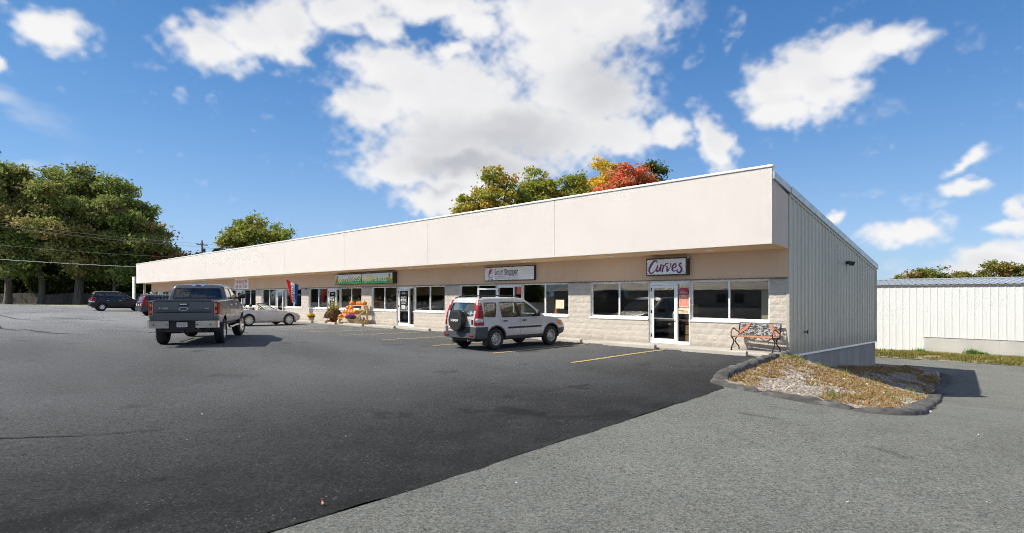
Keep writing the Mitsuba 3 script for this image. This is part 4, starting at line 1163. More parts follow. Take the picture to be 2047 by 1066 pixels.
fr_ = bx(-1.0, 4.2, -.5, -.38, .50, .66) + bx(-1.0, 4.2, .38, .5, .50, .66) + bx(.7, 4.3, -.85, .85, .56, .76) + Manifold.cylinder(1.6, .06, .06, 14).translate([0, 0, -.8]).rotate([90, 0, 0]).translate([0, 0, .405]) + Manifold.sphere(.17, 20).translate([0, 0, .405]) + Manifold.cylinder(.9, .10, .10, 14).rotate([0, 90, 0]).translate([-1.0, -.55, .50]) + bx(.3, 1.2, .1, .5, .40, .56) + bx(-1.05, .62, -.75, .75, .72, .86)
for x in (0, wbt):
    for s in (-1, 1):
        y0, y1 = (.55, .93) if s > 0 else (-.93, -.55)
        fr_ += ((Manifold.cylinder(y1 - y0, Ra + .03, Ra + .03, 28) - Manifold.cylinder(y1 - y0 - .02, Ra - .004, Ra - .004, 28).translate([0, 0, 0 if s > 0 else .02])).rotate([90, 0, 0]).translate([x, y1, Rt + .03]) - bx(x - 1, x + 1, -2, 2, -1, Rt))
put(PT + '__chassis', fr_, 'dark_plastic', P)
for s in (1, -1):
    wheel(PT, P, 0, s * .84, Rt, .275, .245, 'spoke', 6, 'chrome')
    wheel(PT, P, wbt, s * .84, Rt, .275, .245, 'spoke', 6, 'chrome', -9)
    st_ = tube(curve([(.86, s * .965, .50), (.95, s * .985, .488), (1.6, s * .99, .485), (2.5, s * .99, .485), (2.72, s * .985, .488), (2.80, s * .965, .50)], 24), .034, 10)
    put(PT + '__side_step', st_, 'chrome', P, smooth=40)
    m_ = rbx(2.62, 2.76, 1.02, 1.22, 1.44, 1.62, .05) + bx(2.68, 2.74, .88, 1.06, 1.44, 1.50)
    put(PT + '__mirror', m_ if s > 0 else m_.mirror([0, 1, 0]), 'dark_plastic', P, smooth=40)
    for hx in (1.02, 2.02):
        hd = rbx(hx - .1, hx + .1, .968, 1.02, 1.22, 1.265, .016)
        put(PT + '__handle', hd if s > 0 else hd.mirror([0, 1, 0]), 'chrome', P, smooth=40)
for y in (.42, -.42):
    seat(P, PT, 1.95, y, .88, 'seat_dark')
put(PT + '__rear_seat', rbx(.95, 1.45, -.7, .7, .85, 1.0, .06) + rbx(.92, 1.08, -.7, .7, .9, 1.42, .06) + rbx(.94, 1.04, .25, .52, 1.44, 1.6, .04) + rbx(.94, 1.04, -.52, -.25, 1.44, 1.6, .04), 'seat_dark', P, smooth=40)
put(PT + '__dashboard', rbx(2.55, 3.05, -.78, .78, 1.0, 1.38, .08), 'dark_plastic', P, smooth=40)
steering(P, PT, 2.45, .42, 1.36, .2)

# the open roadster
RD = 'roadster'
lab(RD, 'silver open two seat roadster with its top down, beside the pickup truck', 'car', 'vehicles on the parking lot')
P = stand(-34.55, 12.5, 94)
lowr = [(-.80, .58, .42, .78, .9, .5), (-.74, .70, .34, .84, .9, .5), (-.40, .825, .24, .885, .88, .55), (0, .862, .20, .90, .88, .58), (.5, .838, .18, .865, .91, .6), (1.3, .835, .18, .85, .92, .6), (1.75, .845, .18, .865, .90, .6), (2.33, .86, .20, .80, .86, .6), (2.75, .82, .22, .715, .84, .6), (3.0, .73, .26, .64, .82, .6), (3.14, .58, .32, .56, .8, .6)]
low = hull_body(lowr, crown=.035)
cock = prism_z(rpoly([(.0, -.68), (1.42, -.70), (1.62, -.55), (1.62, .55), (1.42, .70), (.0, .68)], .12), .36, 1.3)
shell = low - cock
Rr, Ra = .312, .355
for x in (0, 2.33):
    shell -= Manifold.cylinder(3, Ra, Ra, 40).translate([0, 0, -1.5]).rotate([90, 0, 0]).translate([x, 0, Rr + .01]) - bx(x - 1, x + 1, -.55, .55, -1, 2)
wide = hull_body(lowr, -.01, crown=.035) - hull_body(lowr, .012, crown=.035)
for s in (1, -1):
    for nm, poly, a, b, m in (('tail_lamp', [(.38, .66), (.75, .66), (.75, .76), (.40, .76)], -.9, -.5, 'red_lens'), ('head_lamp', [(.42, .50), (.72, .53), (.74, .68), (.46, .66)], 2.75, 3.2, 'clear_lens')):
        pz = prism_x(Polygon([(s * u, v) for u, v in poly]), a, b)
        put(RD + '__' + nm, wide ^ pz, m, P, smooth=30)
        shell -= pz
q = Polygon([(.48, .27), (.44, .60), (.50, .95), (1.62, .95), (1.62, .50), (1.55, .27)])
for y0, y1 in ((.5, 1.4), (-1.4, -.5)):
    put(RD + '__door', shell ^ prism_y(q.buffer(-.004), y0, y1), 'champagne_paint', P, smooth=30)
    shell -= prism_y(q.buffer(.004), y0, y1)
put(RD + '__body', shell, 'champagne_paint', P, smooth=30)
well = bx(-.6, 2.9, -.55, .55, .16, .36)
for x in (0, 2.33):
    for s in (-1, 1):
        y0, y1 = (.5, .80) if s > 0 else (-.80, -.5)
        well += (Manifold.cylinder(y1 - y0, Ra + .02, Ra + .02, 28) - Manifold.cylinder(y1 - y0 - .02, Ra - .004, Ra - .004, 28).translate([0, 0, 0 if s > 0 else .02])).rotate([90, 0, 0]).translate([x, y1, Rr]) - bx(x - 1, x + 1, -2, 2, -1, Rr - .05)
put(RD + '__underbody', well, 'dark_plastic', P)
put(RD + '__cockpit_trim', prism_z(rpoly([(.0, -.68), (1.42, -.70), (1.62, -.55), (1.62, .55), (1.42, .70), (.0, .68)], .12).buffer(.004), .36, .40) + rbx(1.25, 1.60, -.64, .64, .60, .86, .06), 'dark_plastic', P, smooth=40)
ys_ = np.linspace(-1, 1, 15)
X = np.stack([1.76 - .16 * ys_ ** 2, 1.44 - .13 * ys_ ** 2, 1.16 - .10 * ys_ ** 2], 0)
Y = np.stack([.70 * ys_, .63 * ys_, .565 * ys_], 0)
Z = np.stack([.865 + 0 * ys_, 1.05 + .01 * (1 - ys_ ** 2), 1.215 + .02 * (1 - ys_ ** 2)], 0)
put(RD + '__windscreen', grid(X, Y, Z), 'car_glass', P, smooth=True)
fr = np.vstack([np.stack([X[:, 0], Y[:, 0], Z[:, 0]], -1), np.stack([X[2], Y[2], Z[2]], -1)[1:-1], np.stack([X[:, -1], Y[:, -1], Z[:, -1]], -1)[::-1]])
put(RD + '__windscreen_frame', tube(fr, .024, 8), 'glossy_black', P, smooth=40)
for s in (1, -1):
    seat(P, RD, .48, s * .36, .36, 'seat_dark', .56)
    put(RD + '__roll_hoop', tube(curve([(.10, s * .36 - .17, .82), (.08, s * .36 - .15, 1.02), (.08, s * .36, 1.09), (.08, s * .36 + .15, 1.02), (.10, s * .36 + .17, .82)], 16), .03, 8), 'letter_white', P, smooth=40)
    m_ = rbx(1.44, 1.54, .84, 1.0, .90, 1.0, .04) + bx(1.47, 1.52, .74, .88, .88, .92)
    put(RD + '__mirror', m_ if s > 0 else m_.mirror([0, 1, 0]), 'champagne_paint', P, smooth=40)
    put(RD + '__quarter_glass', (np.array([(1.30, s * .70, .87), (1.62, s * .705, .87), (1.22, s * .585, 1.17), (1.14, s * .60, 1.16)]), [[0, 1, 2, 3]]), 'car_glass', P)
    hd = rbx(.60, .76, .822, .86, .70, .73, .01)
    put(RD + '__handle', hd if s > 0 else hd.mirror([0, 1, 0]), 'champagne_paint', P)
    wheel(RD, P, 0, s * .755, Rr, .205, .222, 'spoke', 10, 'alloy')
    wheel(RD, P, 2.33, s * .755, Rr, .205, .222, 'spoke', 10, 'alloy')
steering(P, RD, 1.16, .36, .86, .17)
plate(RD, P, -.80, 0, .52, 'MA 18')

# ---------------------------------------------------------------- signs on the shop front
pr('sign_white', (.86, .86, .86), .35)
pr('sign_box', (.045, .03, .028), .4)
pr('plum', (.16, .025, .115), .5)
pr('sign_black', (.03, .03, .035), .5)
pr('sign_red', (.45, .035, .06), .5)
pr('sign_grey', (.38, .38, .38), .5)
pr('sign_green', (.06, .50, .09), .4)
pr('sign_dkgreen', (.008, .07, .035), .4)
pr('sign_yellow', (.92, .76, .04), .4)
pr('sign_sky', (.72, .86, .82), .4)
pr('sign_orange', (.75, .24, .02), .4)
pr('sign_teal', (.20, .42, .36), .4)
pr('sign_brown', (.25, .10, .04), .5)
UP = np.array([[1, 0, 0, 0], [0, 0, -1, 0], [0, 1, 0, 0], [0, 0, 0, 1.]])          # lettering that reads from the lot


def plate2d(name, poly, bsdf, x, z, y, d=.006, sm=False):
    """A flat cut-out whose own x, y run along the wall and up, its back at y."""
    put(name, prism_z(poly, 0, d), bsdf, mat(x, y, z) @ UP, smooth=sm)


def stroke(pts, ws, n=26):
    p = curve(pts, n)
    w = np.interp(np.linspace(0, 1, n), np.linspace(0, 1, len(ws)), ws)
    return unary_union([unary_union([Point(*p[i]).buffer(w[i], 8), Point(*p[i + 1]).buffer(w[i + 1], 8)]).convex_hull for i in range(n - 1)])


# first sign: brush lettering
S1 = 'shop_sign'
x0, x1, z0, z1, yf = -12.2, -10.62, 2.55, 3.135, YW - .25
put(S1 + '__box', rbx(x0 - .02, x1 + .02, yf + .006, YW - .035, z0 - .02, z1 + .02, .01, 6), 'sign_box')
put(S1 + '__face', bx(x0 + .03, x1 - .03, yf, yf + .012, z0 + .03, z1 - .03), 'sign_white')
L = [stroke([(.385, .395), (.375, .455), (.30, .470), (.20, .40), (.10, .26), (.055, .13), (.085, .055), (.17, .035), (.27, .09), (.37, .175)], [.010, .022, .030, .036, .036, .032, .024, .018, .012, .006]),
     stroke([(.385, .305), (.405, .29), (.36, .13), (.385, .095), (.47, .17), (.525, .28)], [.012, .026, .028, .026, .010, .010]),
     stroke([(.535, .315), (.515, .19), (.505, .10), (.55, .12)], [.026, .027, .022, .006]),
     stroke([(.60, .30), (.635, .285), (.61, .18), (.60, .085)], [.010, .026, .026, .026]),
     stroke([(.615, .15), (.68, .29), (.76, .355), (.84, .345)], [.008, .013, .014, .008]),
     stroke([(.735, .27), (.775, .265), (.785, .16), (.785, .09), (.87, .17), (.925, .28), (.935, .345)], [.008, .024, .027, .024, .008, .009, .022]),
     stroke([(1.005, .185), (1.08, .205), (1.14, .27), (1.10, .335), (1.03, .29), (.985, .18), (1.005, .105), (1.07, .085), (1.14, .14)], [.012, .014, .022, .022, .026, .028, .026, .016, .006]),
     stroke([(1.345, .315), (1.32, .35), (1.265, .30), (1.30, .235), (1.35, .17), (1.33, .08), (1.25, .03), (1.19, .06), (1.21, .15)], [.014, .020, .026, .026, .030, .030, .026, .022, .006]),
     Point(1.40, .05).buffer(.02).difference(Point(1.40, .05).buffer(.012))]
plate2d(S1 + '__lettering', unary_union(L).buffer(.004), 'plum', x0 + .055, z0 + .045, yf, .005)
put(S1 + '__bracket', bx(x1 + .02, x1 + .07, yf + .02, YW - .06, z1 - .03, z1 + .03), 'galvanised')
lab(S1, 'white box sign with plum brush lettering above the rightmost shop door', 'sign', 'signs above the shops')
# second sign: weekly paper
S2 = uniq('shop_sign')
USED.discard(S2)
S2 = 'shop_sign_001'
x0, x1, z0, z1, yf = -21.1, -17.9, 2.53, 3.13, YW - .14
put(S2 + '__box', rbx(x0 - .02, x1 + .03, yf + .006, YW - .035, z0 - .025, z1 + .025, .008, 6), 'sign_black')
put(S2 + '__face', bx(x0 + .015, x1 - .015, yf, yf + .012, z0 + .015, z1 - .015), 'sign_white')
def lay(nm, s, h, x, z, w, m, bold=True, y=None):
    put(nm, text(s, h, .004, bold, w), m, mat(x, y if y is not None else yf, z) @ UP)
lay(S2 + '__lettering', 'Smart', .25, x0 + .70, z0 + .25, .56, 'sign_black', False)
lay(S2 + '__lettering', 'Shopper', .25, x0 + 1.34, z0 + .25, .88, 'sign_black', True)
lay(S2 + '__small_lettering', 'WEEKLY MAILED PUBLICATION', .085, x0 + .74, z0 + .055, 1.44, 'sign_grey', False)
plate2d(S2 + '__underline', sbox(.70, .185, 2.25, .20), 'sign_red', x0, z0, yf, .004)
plate2d(S2 + '__emblem', Polygon([(.27, .30), (.40, .28), (.52, .52), (.47, .55), (.40, .50), (.36, .52)]), 'sign_red', x0, z0, yf, .004)
plate2d(S2 + '__emblem', unary_union([LineString([(.52, .52), (.60, .32)]).buffer(.008), stroke([(.33, .28), (.30, .22), (.36, .15), (.40, .13)], [.022, .03, .024, .012]), stroke([(.50, .22), (.53, .17), (.48, .12)], [.01, .014, .01]), stroke([(.30, .04), (.35, .07), (.40, .05)], [.012, .018, .012]), stroke([(.47, .07), (.52, .05), (.57, .045)], [.016, .018, .012])]), 'sign_black', x0, z0, yf, .0045)
lab(S2, 'white box sign with a small red roofed emblem above the silver sport utility vehicle', 'sign', 'signs above the shops')
# third sign: fruit and deli, in two panels
S3 = 'shop_sign_002'
x0, x1, z0, z1, yf = -35.15, -28.6, 2.55, 3.14, YW - .32
xm = -31.9
put(S3 + '__box', rbx(x0 - .03, x1 + .03, yf + .008, YW - .035, z0 - .03, z1 + .03, .01, 6) + bx(xm - .035, xm + .035, yf - .004, yf + .02, z0, z1), 'sign_box')
for a, b in ((x0 + .02, xm - .035), (xm + .035, x1 - .02)):
    put(S3 + '__face', bx(a, b, yf, yf + .012, z0 + .01, z1 - .01), 'sign_sky')
    w = b - a
    u = np.linspace(0, w, 40)
    hill = lambda f, base: Polygon([(0, 0)] + [(q, base + f(q)) for q in u] + [(w, 0)])
    yl = hill(lambda q: .05 * math.sin(q * 2.2 + a), .36)
    plate2d(S3 + '__panel_print', yl, 'sign_yellow', a, z0 + .012, yf, .002)
    plate2d(S3 + '__panel_print', hill(lambda q: .06 * math.sin(q * 1.6 + 1.2 + a * .3), .23), 'sign_green', a, z0 + .012, yf, .003)
arc = 'DelrayDOC\'S'
xs_, hs_, zs_ = [.50, .74, .94, 1.03, 1.16, 1.36, 1.66, 2.01, 2.36, 2.66, 2.76], [.32, .22, .20, .17, .17, .22, .29, .29, .29, .22, .29], [.08, .12, .17, .23, .27, .20, .155, .16, .165, .17, .175]
ws_ = [.22, .17, .07, .11, .17, .24, .31, .31, .28, .08, .26]
for ch, cx_, h_, zz, w_ in zip(arc, xs_, hs_, zs_, ws_):
    lay(S3 + '__letter_shadow', ch, h_, x0 + cx_ + .03, z0 + zz - .03, w_, 'sign_dkgreen', True, yf - .003)
    lay(S3 + '__letter', ch, h_, x0 + cx_, z0 + zz, w_, 'sign_white', True, yf - .006)
lay(S3 + '__letter', 'FRUIT & DELI', .30, xm + .10, z0 + .15, 2.62, 'sign_white', True, yf - .006)
plate2d(S3 + '__panel_print', Polygon([(.36, .03), (.52, .03), (.56, .12), (.46, .13)]), 'sign_white', xm, z0, yf, .005)
for cx_, cols in ((x0 + .24, ('sign_brown', 'sign_dkgreen')), (x1 - .32, ('sign_orange', 'sign_dkgreen'))):
    plate2d(S3 + '__fruit_print', affinity.scale(Point(0, .23).buffer(.12), .85, 1.3), cols[0], cx_, z0, yf, .006)
    plate2d(S3 + '__fruit_print', unary_union([Polygon([(-.03, .36), (-.10, .52), (.0, .42)]), Polygon([(-.02, .38), (.02, .56), (.05, .38)]), Polygon([(0, .38), (.12, .50), (.05, .36)])]), cols[1], cx_, z0, yf, .007)
    plate2d(S3 + '__fruit_print', unary_union([Point(-.08, .08).buffer(.06), Point(.09, .09).buffer(.055)]), 'sign_red' if cols[0] == 'sign_orange' else 'sign_orange', cx_, z0, yf, .008)
lab(S3, 'long green and yellow fruit shop sign in two panels above the pumpkin stand', 'sign', 'signs above the shops')
S4 = 'banner_sign'
x0, x1, z0, z1, yf = -53.3, -50.25, 2.40, 3.26, YW - .10
put(S4, bx(x0, x1, yf, YW - .036, z0, z1), 'sign_white')
lay(S4 + '__lettering', 'STAR NAILS & SPA', .27, x0 + .2, z0 + .48, 2.65, 'sign_red', True)
lay(S4 + '__lettering', '508-481-9284', .29, x0 + .2, z0 + .09, 2.65, 'sign_red', True)
lab(S4, 'square white banner with red lettering and a telephone number above the pickup truck', 'sign', 'signs above the shops')
# far pylon sign with white panels
PY = 'pylon_sign'
for i in range(4):
    put(PY + '__panel', rbx(-90.6, -89.5, 18.9, 19.05, 1.05 + .82 * i, 1.83 + .82 * i, .01), 'sign_white')
    plate2d(PY + '__print', sbox(.2, .3, .85, .42), ('sign_red', 'sign_grey', 'sign_green', 'sign_grey')[i], -90.6, 1.05 + .82 * i, 18.9, .004)
put(PY + '__post', bx(-90.7, -90.6, 18.9, 19.05, .3, 4.4) + bx(-89.5, -89.4, 18.9, 19.05, .3, 4.4), 'trim_tan')
lab(PY, 'tall white sign of stacked panels past the far left end of the shops', 'sign')

# door and window notices
def notice(name, x, z, w, h, m, lb, y=YW + .098, marks=None, mk=None):
    k = put(name, bx(x, x + w, y, y + .004, z, z + h), m)
    if marks:
        for (a, b, c, d) in marks:
            put(k + '__print', bx(x + a, x + c, y - .002, y - .0002, z + b, z + d), mk)
    lab(k, lb, 'notice')
    return k


b0 = bays[0]
pr('poster_red', (.62, .10, .07), .5)
pr('poster_pale', (.72, .46, .38), .5)
pr('paper', (.62, .57, .42), .7)
notice('poster', b0 - 3.74, 1.42, .36, .44, 'poster_pale', 'pale red notice in the sidelight of the rightmost shop door', marks=[(.04, .05, .09, .36), (.13, .05, .17, .36), (.2, .05, .24, .36), (.27, .05, .32, .36), (.02, .37, .1, .42), (.24, .37, .34, .42)], mk='poster_red')
notice('poster', b0 - 3.74, 1.88, .34, .22, 'sign_red', 'small dark red poster above the pale red notice in the sidelight', marks=[(.02, .03, .32, .07), (.02, .1, .2, .12)], mk='sign_grey')
notice('poster', b0 - 3.80, 1.20, .46, .20, 'paper', 'beige notice below the pale red notice in the sidelight', marks=[(.05, .10, .25, .125), (.14, .05, .4, .08)], mk='sign_brown')
b1 = bays[1]
notice('poster', b1 - 3.66, 1.9, .26, .36, 'poster_red', 'red poster in the narrow sidelight behind the silver sport utility vehicle')
notice('paper_sheet', b1 - 1.32, 1.30, .46, .36, 'paper', 'yellowish paper sheet taped inside the window in front of the silver sport utility vehicle')


def cone(x, y, z, lb):
    k = put('traffic_cone', lathe([(0, 0), (.17, 0), (.17, .025), (.12, .03), (.03, .48), (0, .48)], 20).translate([x, y, z]) + bx(x - .18, x + .18, y - .18, y + .18, z - .02, z + .012), 'sign_orange', smooth=40)
    lab(k, lb, 'traffic cone')


put('window_ledge', bx(-80.2, XE - .2, YW + .205, YW + .62, .93, .985), 'inside_wall')
lab('window_ledge', 'dark ledge running inside under the shop windows', 'ledge')
cone(b1 - 1.55, YW + .42, 1.005, 'orange traffic cone behind the window right of the silver sport utility vehicle')
for bi_, nm, top in ((3, 'EXIT', .12), (2, 'ENTER', .2)):
    b = bays[bi_]
    cx_ = b - 4.72
    k = 'door_lettering' if bi_ == 3 else 'door_lettering_001'
    yv = YW + .100
    lay(k + '__line', nm, .085, cx_ + .17, 1.93, .34, 'letter_white', True, yv)
    lay(k + '__line', 'DelrayDOC\'S', .12, cx_ + .08, 1.70, .52, 'letter_white', True, yv)
    lay(k + '__line', 'FRUIT & DELI', .12, cx_ + .06, 1.53, .56, 'letter_white', True, yv)
    lay(k + '__line', 'Store Hours', .06, cx_ + .15, 1.40, .38, 'letter_white', True, yv)
    for i in range(4):
        put(k + '__line', bx(cx_ + .14, cx_ + .50, yv - .003, yv, 1.10 + .06 * i, 1.135 + .06 * i), 'letter_white')
    lab(k, f'white lettering on the glass of the {"left" if bi_ == 3 else "right"} fruit shop door', 'door lettering')
# neon OPEN sign in the sidelight right of the second fruit shop door
b = bays[2]
NE = 'neon_sign'
nx, nz = b - 3.57, 1.88
pr('neon_red', (.85, .07, .04), .4)
pr('neon_green', (.25, .75, .15), .4)
for nm, pts, col, r in [('tube', np.c_[.085 * np.cos(np.linspace(0, 2 * pi, 40)), .36 * np.sin(np.linspace(0, 2 * pi, 40))], (.25, .8, .12), .010)]:
    q = np.c_[nx + pts[:, 0], np.full(len(pts), YW + .20), nz + pts[:, 1]]
    put(NE + '__' + nm, tube(q, r, 6, False), 'neon_green')
for i, ch in enumerate('OPEN'):
    t = text(ch, .10, .012, True, .085)
    t.apply_transform(mat(nx - .045, YW + .19, nz + .18 - .155 * i) @ UP)
    put(NE + '__letter', t, 'neon_red')
put(NE + '__back', bx(nx - .11, nx + .11, YW + .21, YW + .225, nz - .40, nz + .40), 'dark_plastic')
lab(NE, 'red vertical neon sign in a green ring beside the right fruit shop door', 'neon sign')

# things behind the glass
pr('cardboard', (.42, .27, .12), .85)
for i in range(4):
    z = .11 + .36 * i
    k = put('cardboard_box', rbx(b0 - 3.62, b0 - 3.34, YW + .3, YW + .7, z, z + .33, .008), 'cardboard')
    lab(k, ('lowest', 'second lowest', 'second highest', 'topmost')[i] + ' cardboard box of the stack behind the sidelight of the rightmost door', 'box', 'cardboard boxes stacked behind the sidelight')
k = put('cardboard_box', rbx(b0 - 2.95, b0 - 2.62, YW + .25, YW + .55, .99, 1.08, .01), 'cardboard')
lab(k, 'flat cardboard box lying on the ledge inside the rightmost window', 'box')
k = put('white_board', bx(b0 - 1.02, b0 - .72, YW + .5, YW + .53, .99, 2.0), 'paper')
lab(k, 'tall cream board leaning behind the rightmost window pane', 'board')
k = put('pink_folder', rbx(b0 - 2.02, b0 - 1.93, YW + .25, YW + .5, .99, 1.17, .01), pr('pink', (.5, .03, .2), .6))
lab(k, 'pink folder standing behind the rightmost window by the middle mullion', 'folder')
k = put('floor_bin', rbx(b0 - 4.62, b0 - 4.28, YW + .8, YW + 1.1, .1, .85, .03), 'inside_valance')
lab(k, 'pale bin on the floor behind the rightmost shop door', 'bin')
for i, (bb, ox) in enumerate(((2, 6.9), (2, 1.9), (3, 6.1))):
    x = bays[bb] - ox
    m = rbx(-.22, .22, -.22, .22, .0, .06, .03) + rbx(-.22, .22, .18, .24, .0, .42, .03).rotate([-12, 0, 0])
    k = put('chair', m.translate([x, YW + .9, .98]), 'sign_orange', smooth=40)
    put(k + '__frame', Manifold.batch_boolean([Manifold.cylinder(.9, .015, .015, 8).translate([x + sx, YW + .9 + sy, .09]) for sx in (-.18, .18) for sy in (-.18, .18)], __import__('manifold3d').OpType.Add), 'dark_metal')
    lab(k, ('orange high chair inside the fruit shop window left of its right door', 'orange high chair inside the fruit shop window right of its right door', 'orange high chair inside the fruit shop window left of the left door')[i], 'chair', 'chairs in the fruit shop')

# ---------------------------------------------------------------- flag on its slanting pole
FL = 'open_flag'
A, Bp = np.array([-39.92, YW - .02, 2.33]), np.array([-39.92, 17.26, 2.98])
put(FL + '__pole', tube([A, Bp], .014, 10), 'trim_tan', smooth=40)
put(FL + '__finial', Manifold.sphere(.03, 16).translate(Bp.tolist()), 'chrome', smooth=40)
put(FL + '__bracket', bx(-39.97, -39.87, YW - .05, YW + .02, 2.26, 2.39), 'dark_metal')
u_, v_ = np.meshgrid(np.linspace(0, 1, 31), np.linspace(0, 1, 41), indexing='ij')
def cloth(u, v, o=0.):
    """u from the tip inwards, v downwards."""
    t = .96 - .60 * u
    top = A + (Bp - A) * t[..., None]
    wave = .05 * np.sin(u * 9 + v * 2.2) * (.25 + v) + .03 * np.sin(v * 6 + u * 3)
    y = top[..., 1] + .34 * v * (1 - u) - .13 * v * u
    return np.stack([top[..., 0] + wave + o, y, top[..., 2] - 1.5 * v + .10 * u * v * 1.0], -1)
for nm, a, b_, m in (('red_stripe', 0, .335, 'flag_red'), ('white_stripe', .335, .665, 'flag_white'), ('blue_stripe', .665, 1, 'flag_blue')):
    col = {'flag_red': (.62, .02, .04), 'flag_white': (.78, .77, .75), 'flag_blue': (.015, .05, .26)}[m]
    B(m, {'type': 'principledthin', 'base_color': rgb(col), 'roughness': .8, 'diff_trans': .6, 'spec_trans': 0.}, False)
    uu, vv = np.meshgrid(np.linspace(a, b_, 14), np.linspace(0, 1, 41), indexing='ij')
    c = cloth(uu, vv)
    put(FL + '__' + nm, grid(c[..., 0], c[..., 1], c[..., 2]), m, smooth=True)
t = text('OPEN', .24, .012, True, 1.12)
t = t.subdivide_to_size(.05)
vv = .14 + t.vertices[:, 0] / 1.5
uu = .50 - (t.vertices[:, 1] - .12) / (.6 * 1.575)
c = cloth(uu, vv)
c[:, 0] += t.vertices[:, 2] - .006
put(FL + '__lettering', trimesh.Trimesh(c, t.faces, process=False), 'sign_black')
lab(FL, 'red white and blue flag lettered in black on a slanting shop front pole', 'flag')

# ---------------------------------------------------------------- wheel stops and stall lines
for i in range(22):
    xr = -7.95 - 3.12 * i
    if i > 10:
        break
    prof = rpoly([(-.08, -.02), (-.075, .09), (-.05, .125), (.05, .125), (.075, .09), (.08, -.02)], .012)
    m = prism_x(prof, xr - 2.1, xr) - prism_x([(-.2, .127), (.2, .127), (.2, .3), (-.2, .3)], -99, 0)
    for q in (.35, 1.75):
        m -= Manifold.cylinder(.3, .018, .018, 10).translate([xr - q, 0, .08])
    k = put('wheel_stop', m, 'stop_concrete', mat(0, 17.28 + .03 * math.sin(i * 2.3), float(gz(xr - 1, 17.25)) + .014), smooth=25)
    nmx = ['nearest the bench', 'second from the bench', 'in front of the silver sport utility vehicle', 'fourth from the bench', 'fifth from the bench', 'sixth from the bench', 'seventh from the bench', 'eighth from the bench', 'ninth from the bench', 'tenth from the bench', 'eleventh from the bench'] + [f'number {q} counted from the bench' for q in range(12, 30)]
    lab(k, 'concrete wheel stop ' + nmx[i], 'wheel stop', 'concrete wheel stops along the shops')
for i in range(20):
    x = -10.5 - 3.13 * i
    y = np.linspace(12.35, 17.15, 40)
    X = np.stack([x - .05 + 0 * y, x + .05 + 0 * y], 1) - .03 * (y[:, None] - 12.3)
    Y = np.stack([y, y], 1)
    k = put('stall_line', grid(X, Y, gz(X, Y) + .017), 'line_paint')
    lab(k, kind='structure')

# ---------------------------------------------------------------- iron and wood bench
BN = 'bench'
pr('cast_iron', (.022, .021, .022), .45, .2)
pr('bench_wood', mikit.proc(lambda p, n, uv: C3(.34, .135, .08) * (.75 + .5 * fbm(p.x * 3, p.y * 60, p.z * 60, octaves=3))), .5)
pr('cast_silver', mikit.proc(lambda p, n, uv: mix((.04, .04, .045), (.30, .31, .33), sst(.38, .58, fbm(p.x * 28, p.y * 28, p.z * 28, octaves=3)))), .4, .4)
P = mat(-8.17, 18.20, .12, rz=-3)                       # x along the seat, y towards the wall
hw = .66
for s in (-1, 1):
    x = s * hw
    fr = [tube(curve([(x, -.10, 0), (x, -.07, .14), (x, .02, .24), (x, .03, .30), (x, -.06, .38), (x, -.10, .43)], 18), .020, 8), tube(curve([(x, .36, 0), (x, .30, .14), (x, .14, .25), (x, .12, .31), (x, .24, .40), (x, .33, .45)], 18), .020, 8),
          tube(curve([(x, .33, .40), (x, .37, .60), (x, .43, .84)], 12), .022, 8), tube(curve([(x, -.12, .42), (x, -.13, .50), (x, -.11, .60), (x, -.02, .665), (x, .10, .655), (x, .22, .60), (x, .34, .56)], 22), .017, 8), tube([(x, -.12, .41), (x, .34, .42)], .02, 8), tube(curve([(x, -.10, .02), (x, -.13, .0), (x, -.16, .02)], 6), .016, 8)]
    k = put(BN + '__end_frame', trimesh.util.concatenate(fr), 'cast_iron', P, smooth=40)
    put(k + '__arm_rest', tube(curve([(x, -.135, .54), (x, -.115, .615), (x, -.03, .683), (x, .06, .678)], 12), .026, 8), 'bench_wood', P, smooth=40)
for i in range(4):
    y = -.13 + i * .122
    put(BN + '__seat_slat', rbx(-hw - .01, hw + .01, y, y + .09, .425, .455, .01, 6), 'bench_wood', P)
bk = lambda x, z: (x, .345 + .10 * (z - .42) / .42, z)            # the back leans
def bstrip(pts, r, m, nm):
    put(BN + nm, tube([bk(*q) for q in curve(pts, 20)], r, 8), m, P, smooth=40)
for s in (-1, 1):
    sh = stroke([(s * .64, .52), (s * .57, .60), (s * .44, .70), (s * .36, .80)], [.055, .058, .062, .058]).difference(unary_union([LineString([(s * .60, .61), (s * .53, .675)]).buffer(.010), LineString([(s * .50, .70), (s * .44, .765)]).buffer(.010)]))
    b_ = prism_z(sh.intersection(sbox(-.66, .45, .66, .845)), 0, .03)
    put(BN + '__back_board', b_, 'bench_wood', P @ mat(0, .33, 0) @ mat(0, 0, .42, rx=-13.4) @ mat(0, 0, -.42) @ UP)
cast = []
for i in range(3):
    r = .045 + .028 * i
    cast.append(LineString([(r * math.cos(a), .69 + r * math.sin(a)) for a in np.linspace(0, 2 * pi, 40)]).buffer(.009))
for k_ in range(10):
    a = k_ * 2 * pi / 10
    cast.append(LineString([(.035 * math.cos(a), .69 + .035 * math.sin(a)), (.10 * math.cos(a + .3), .69 + .10 * math.sin(a + .3))]).buffer(.007))
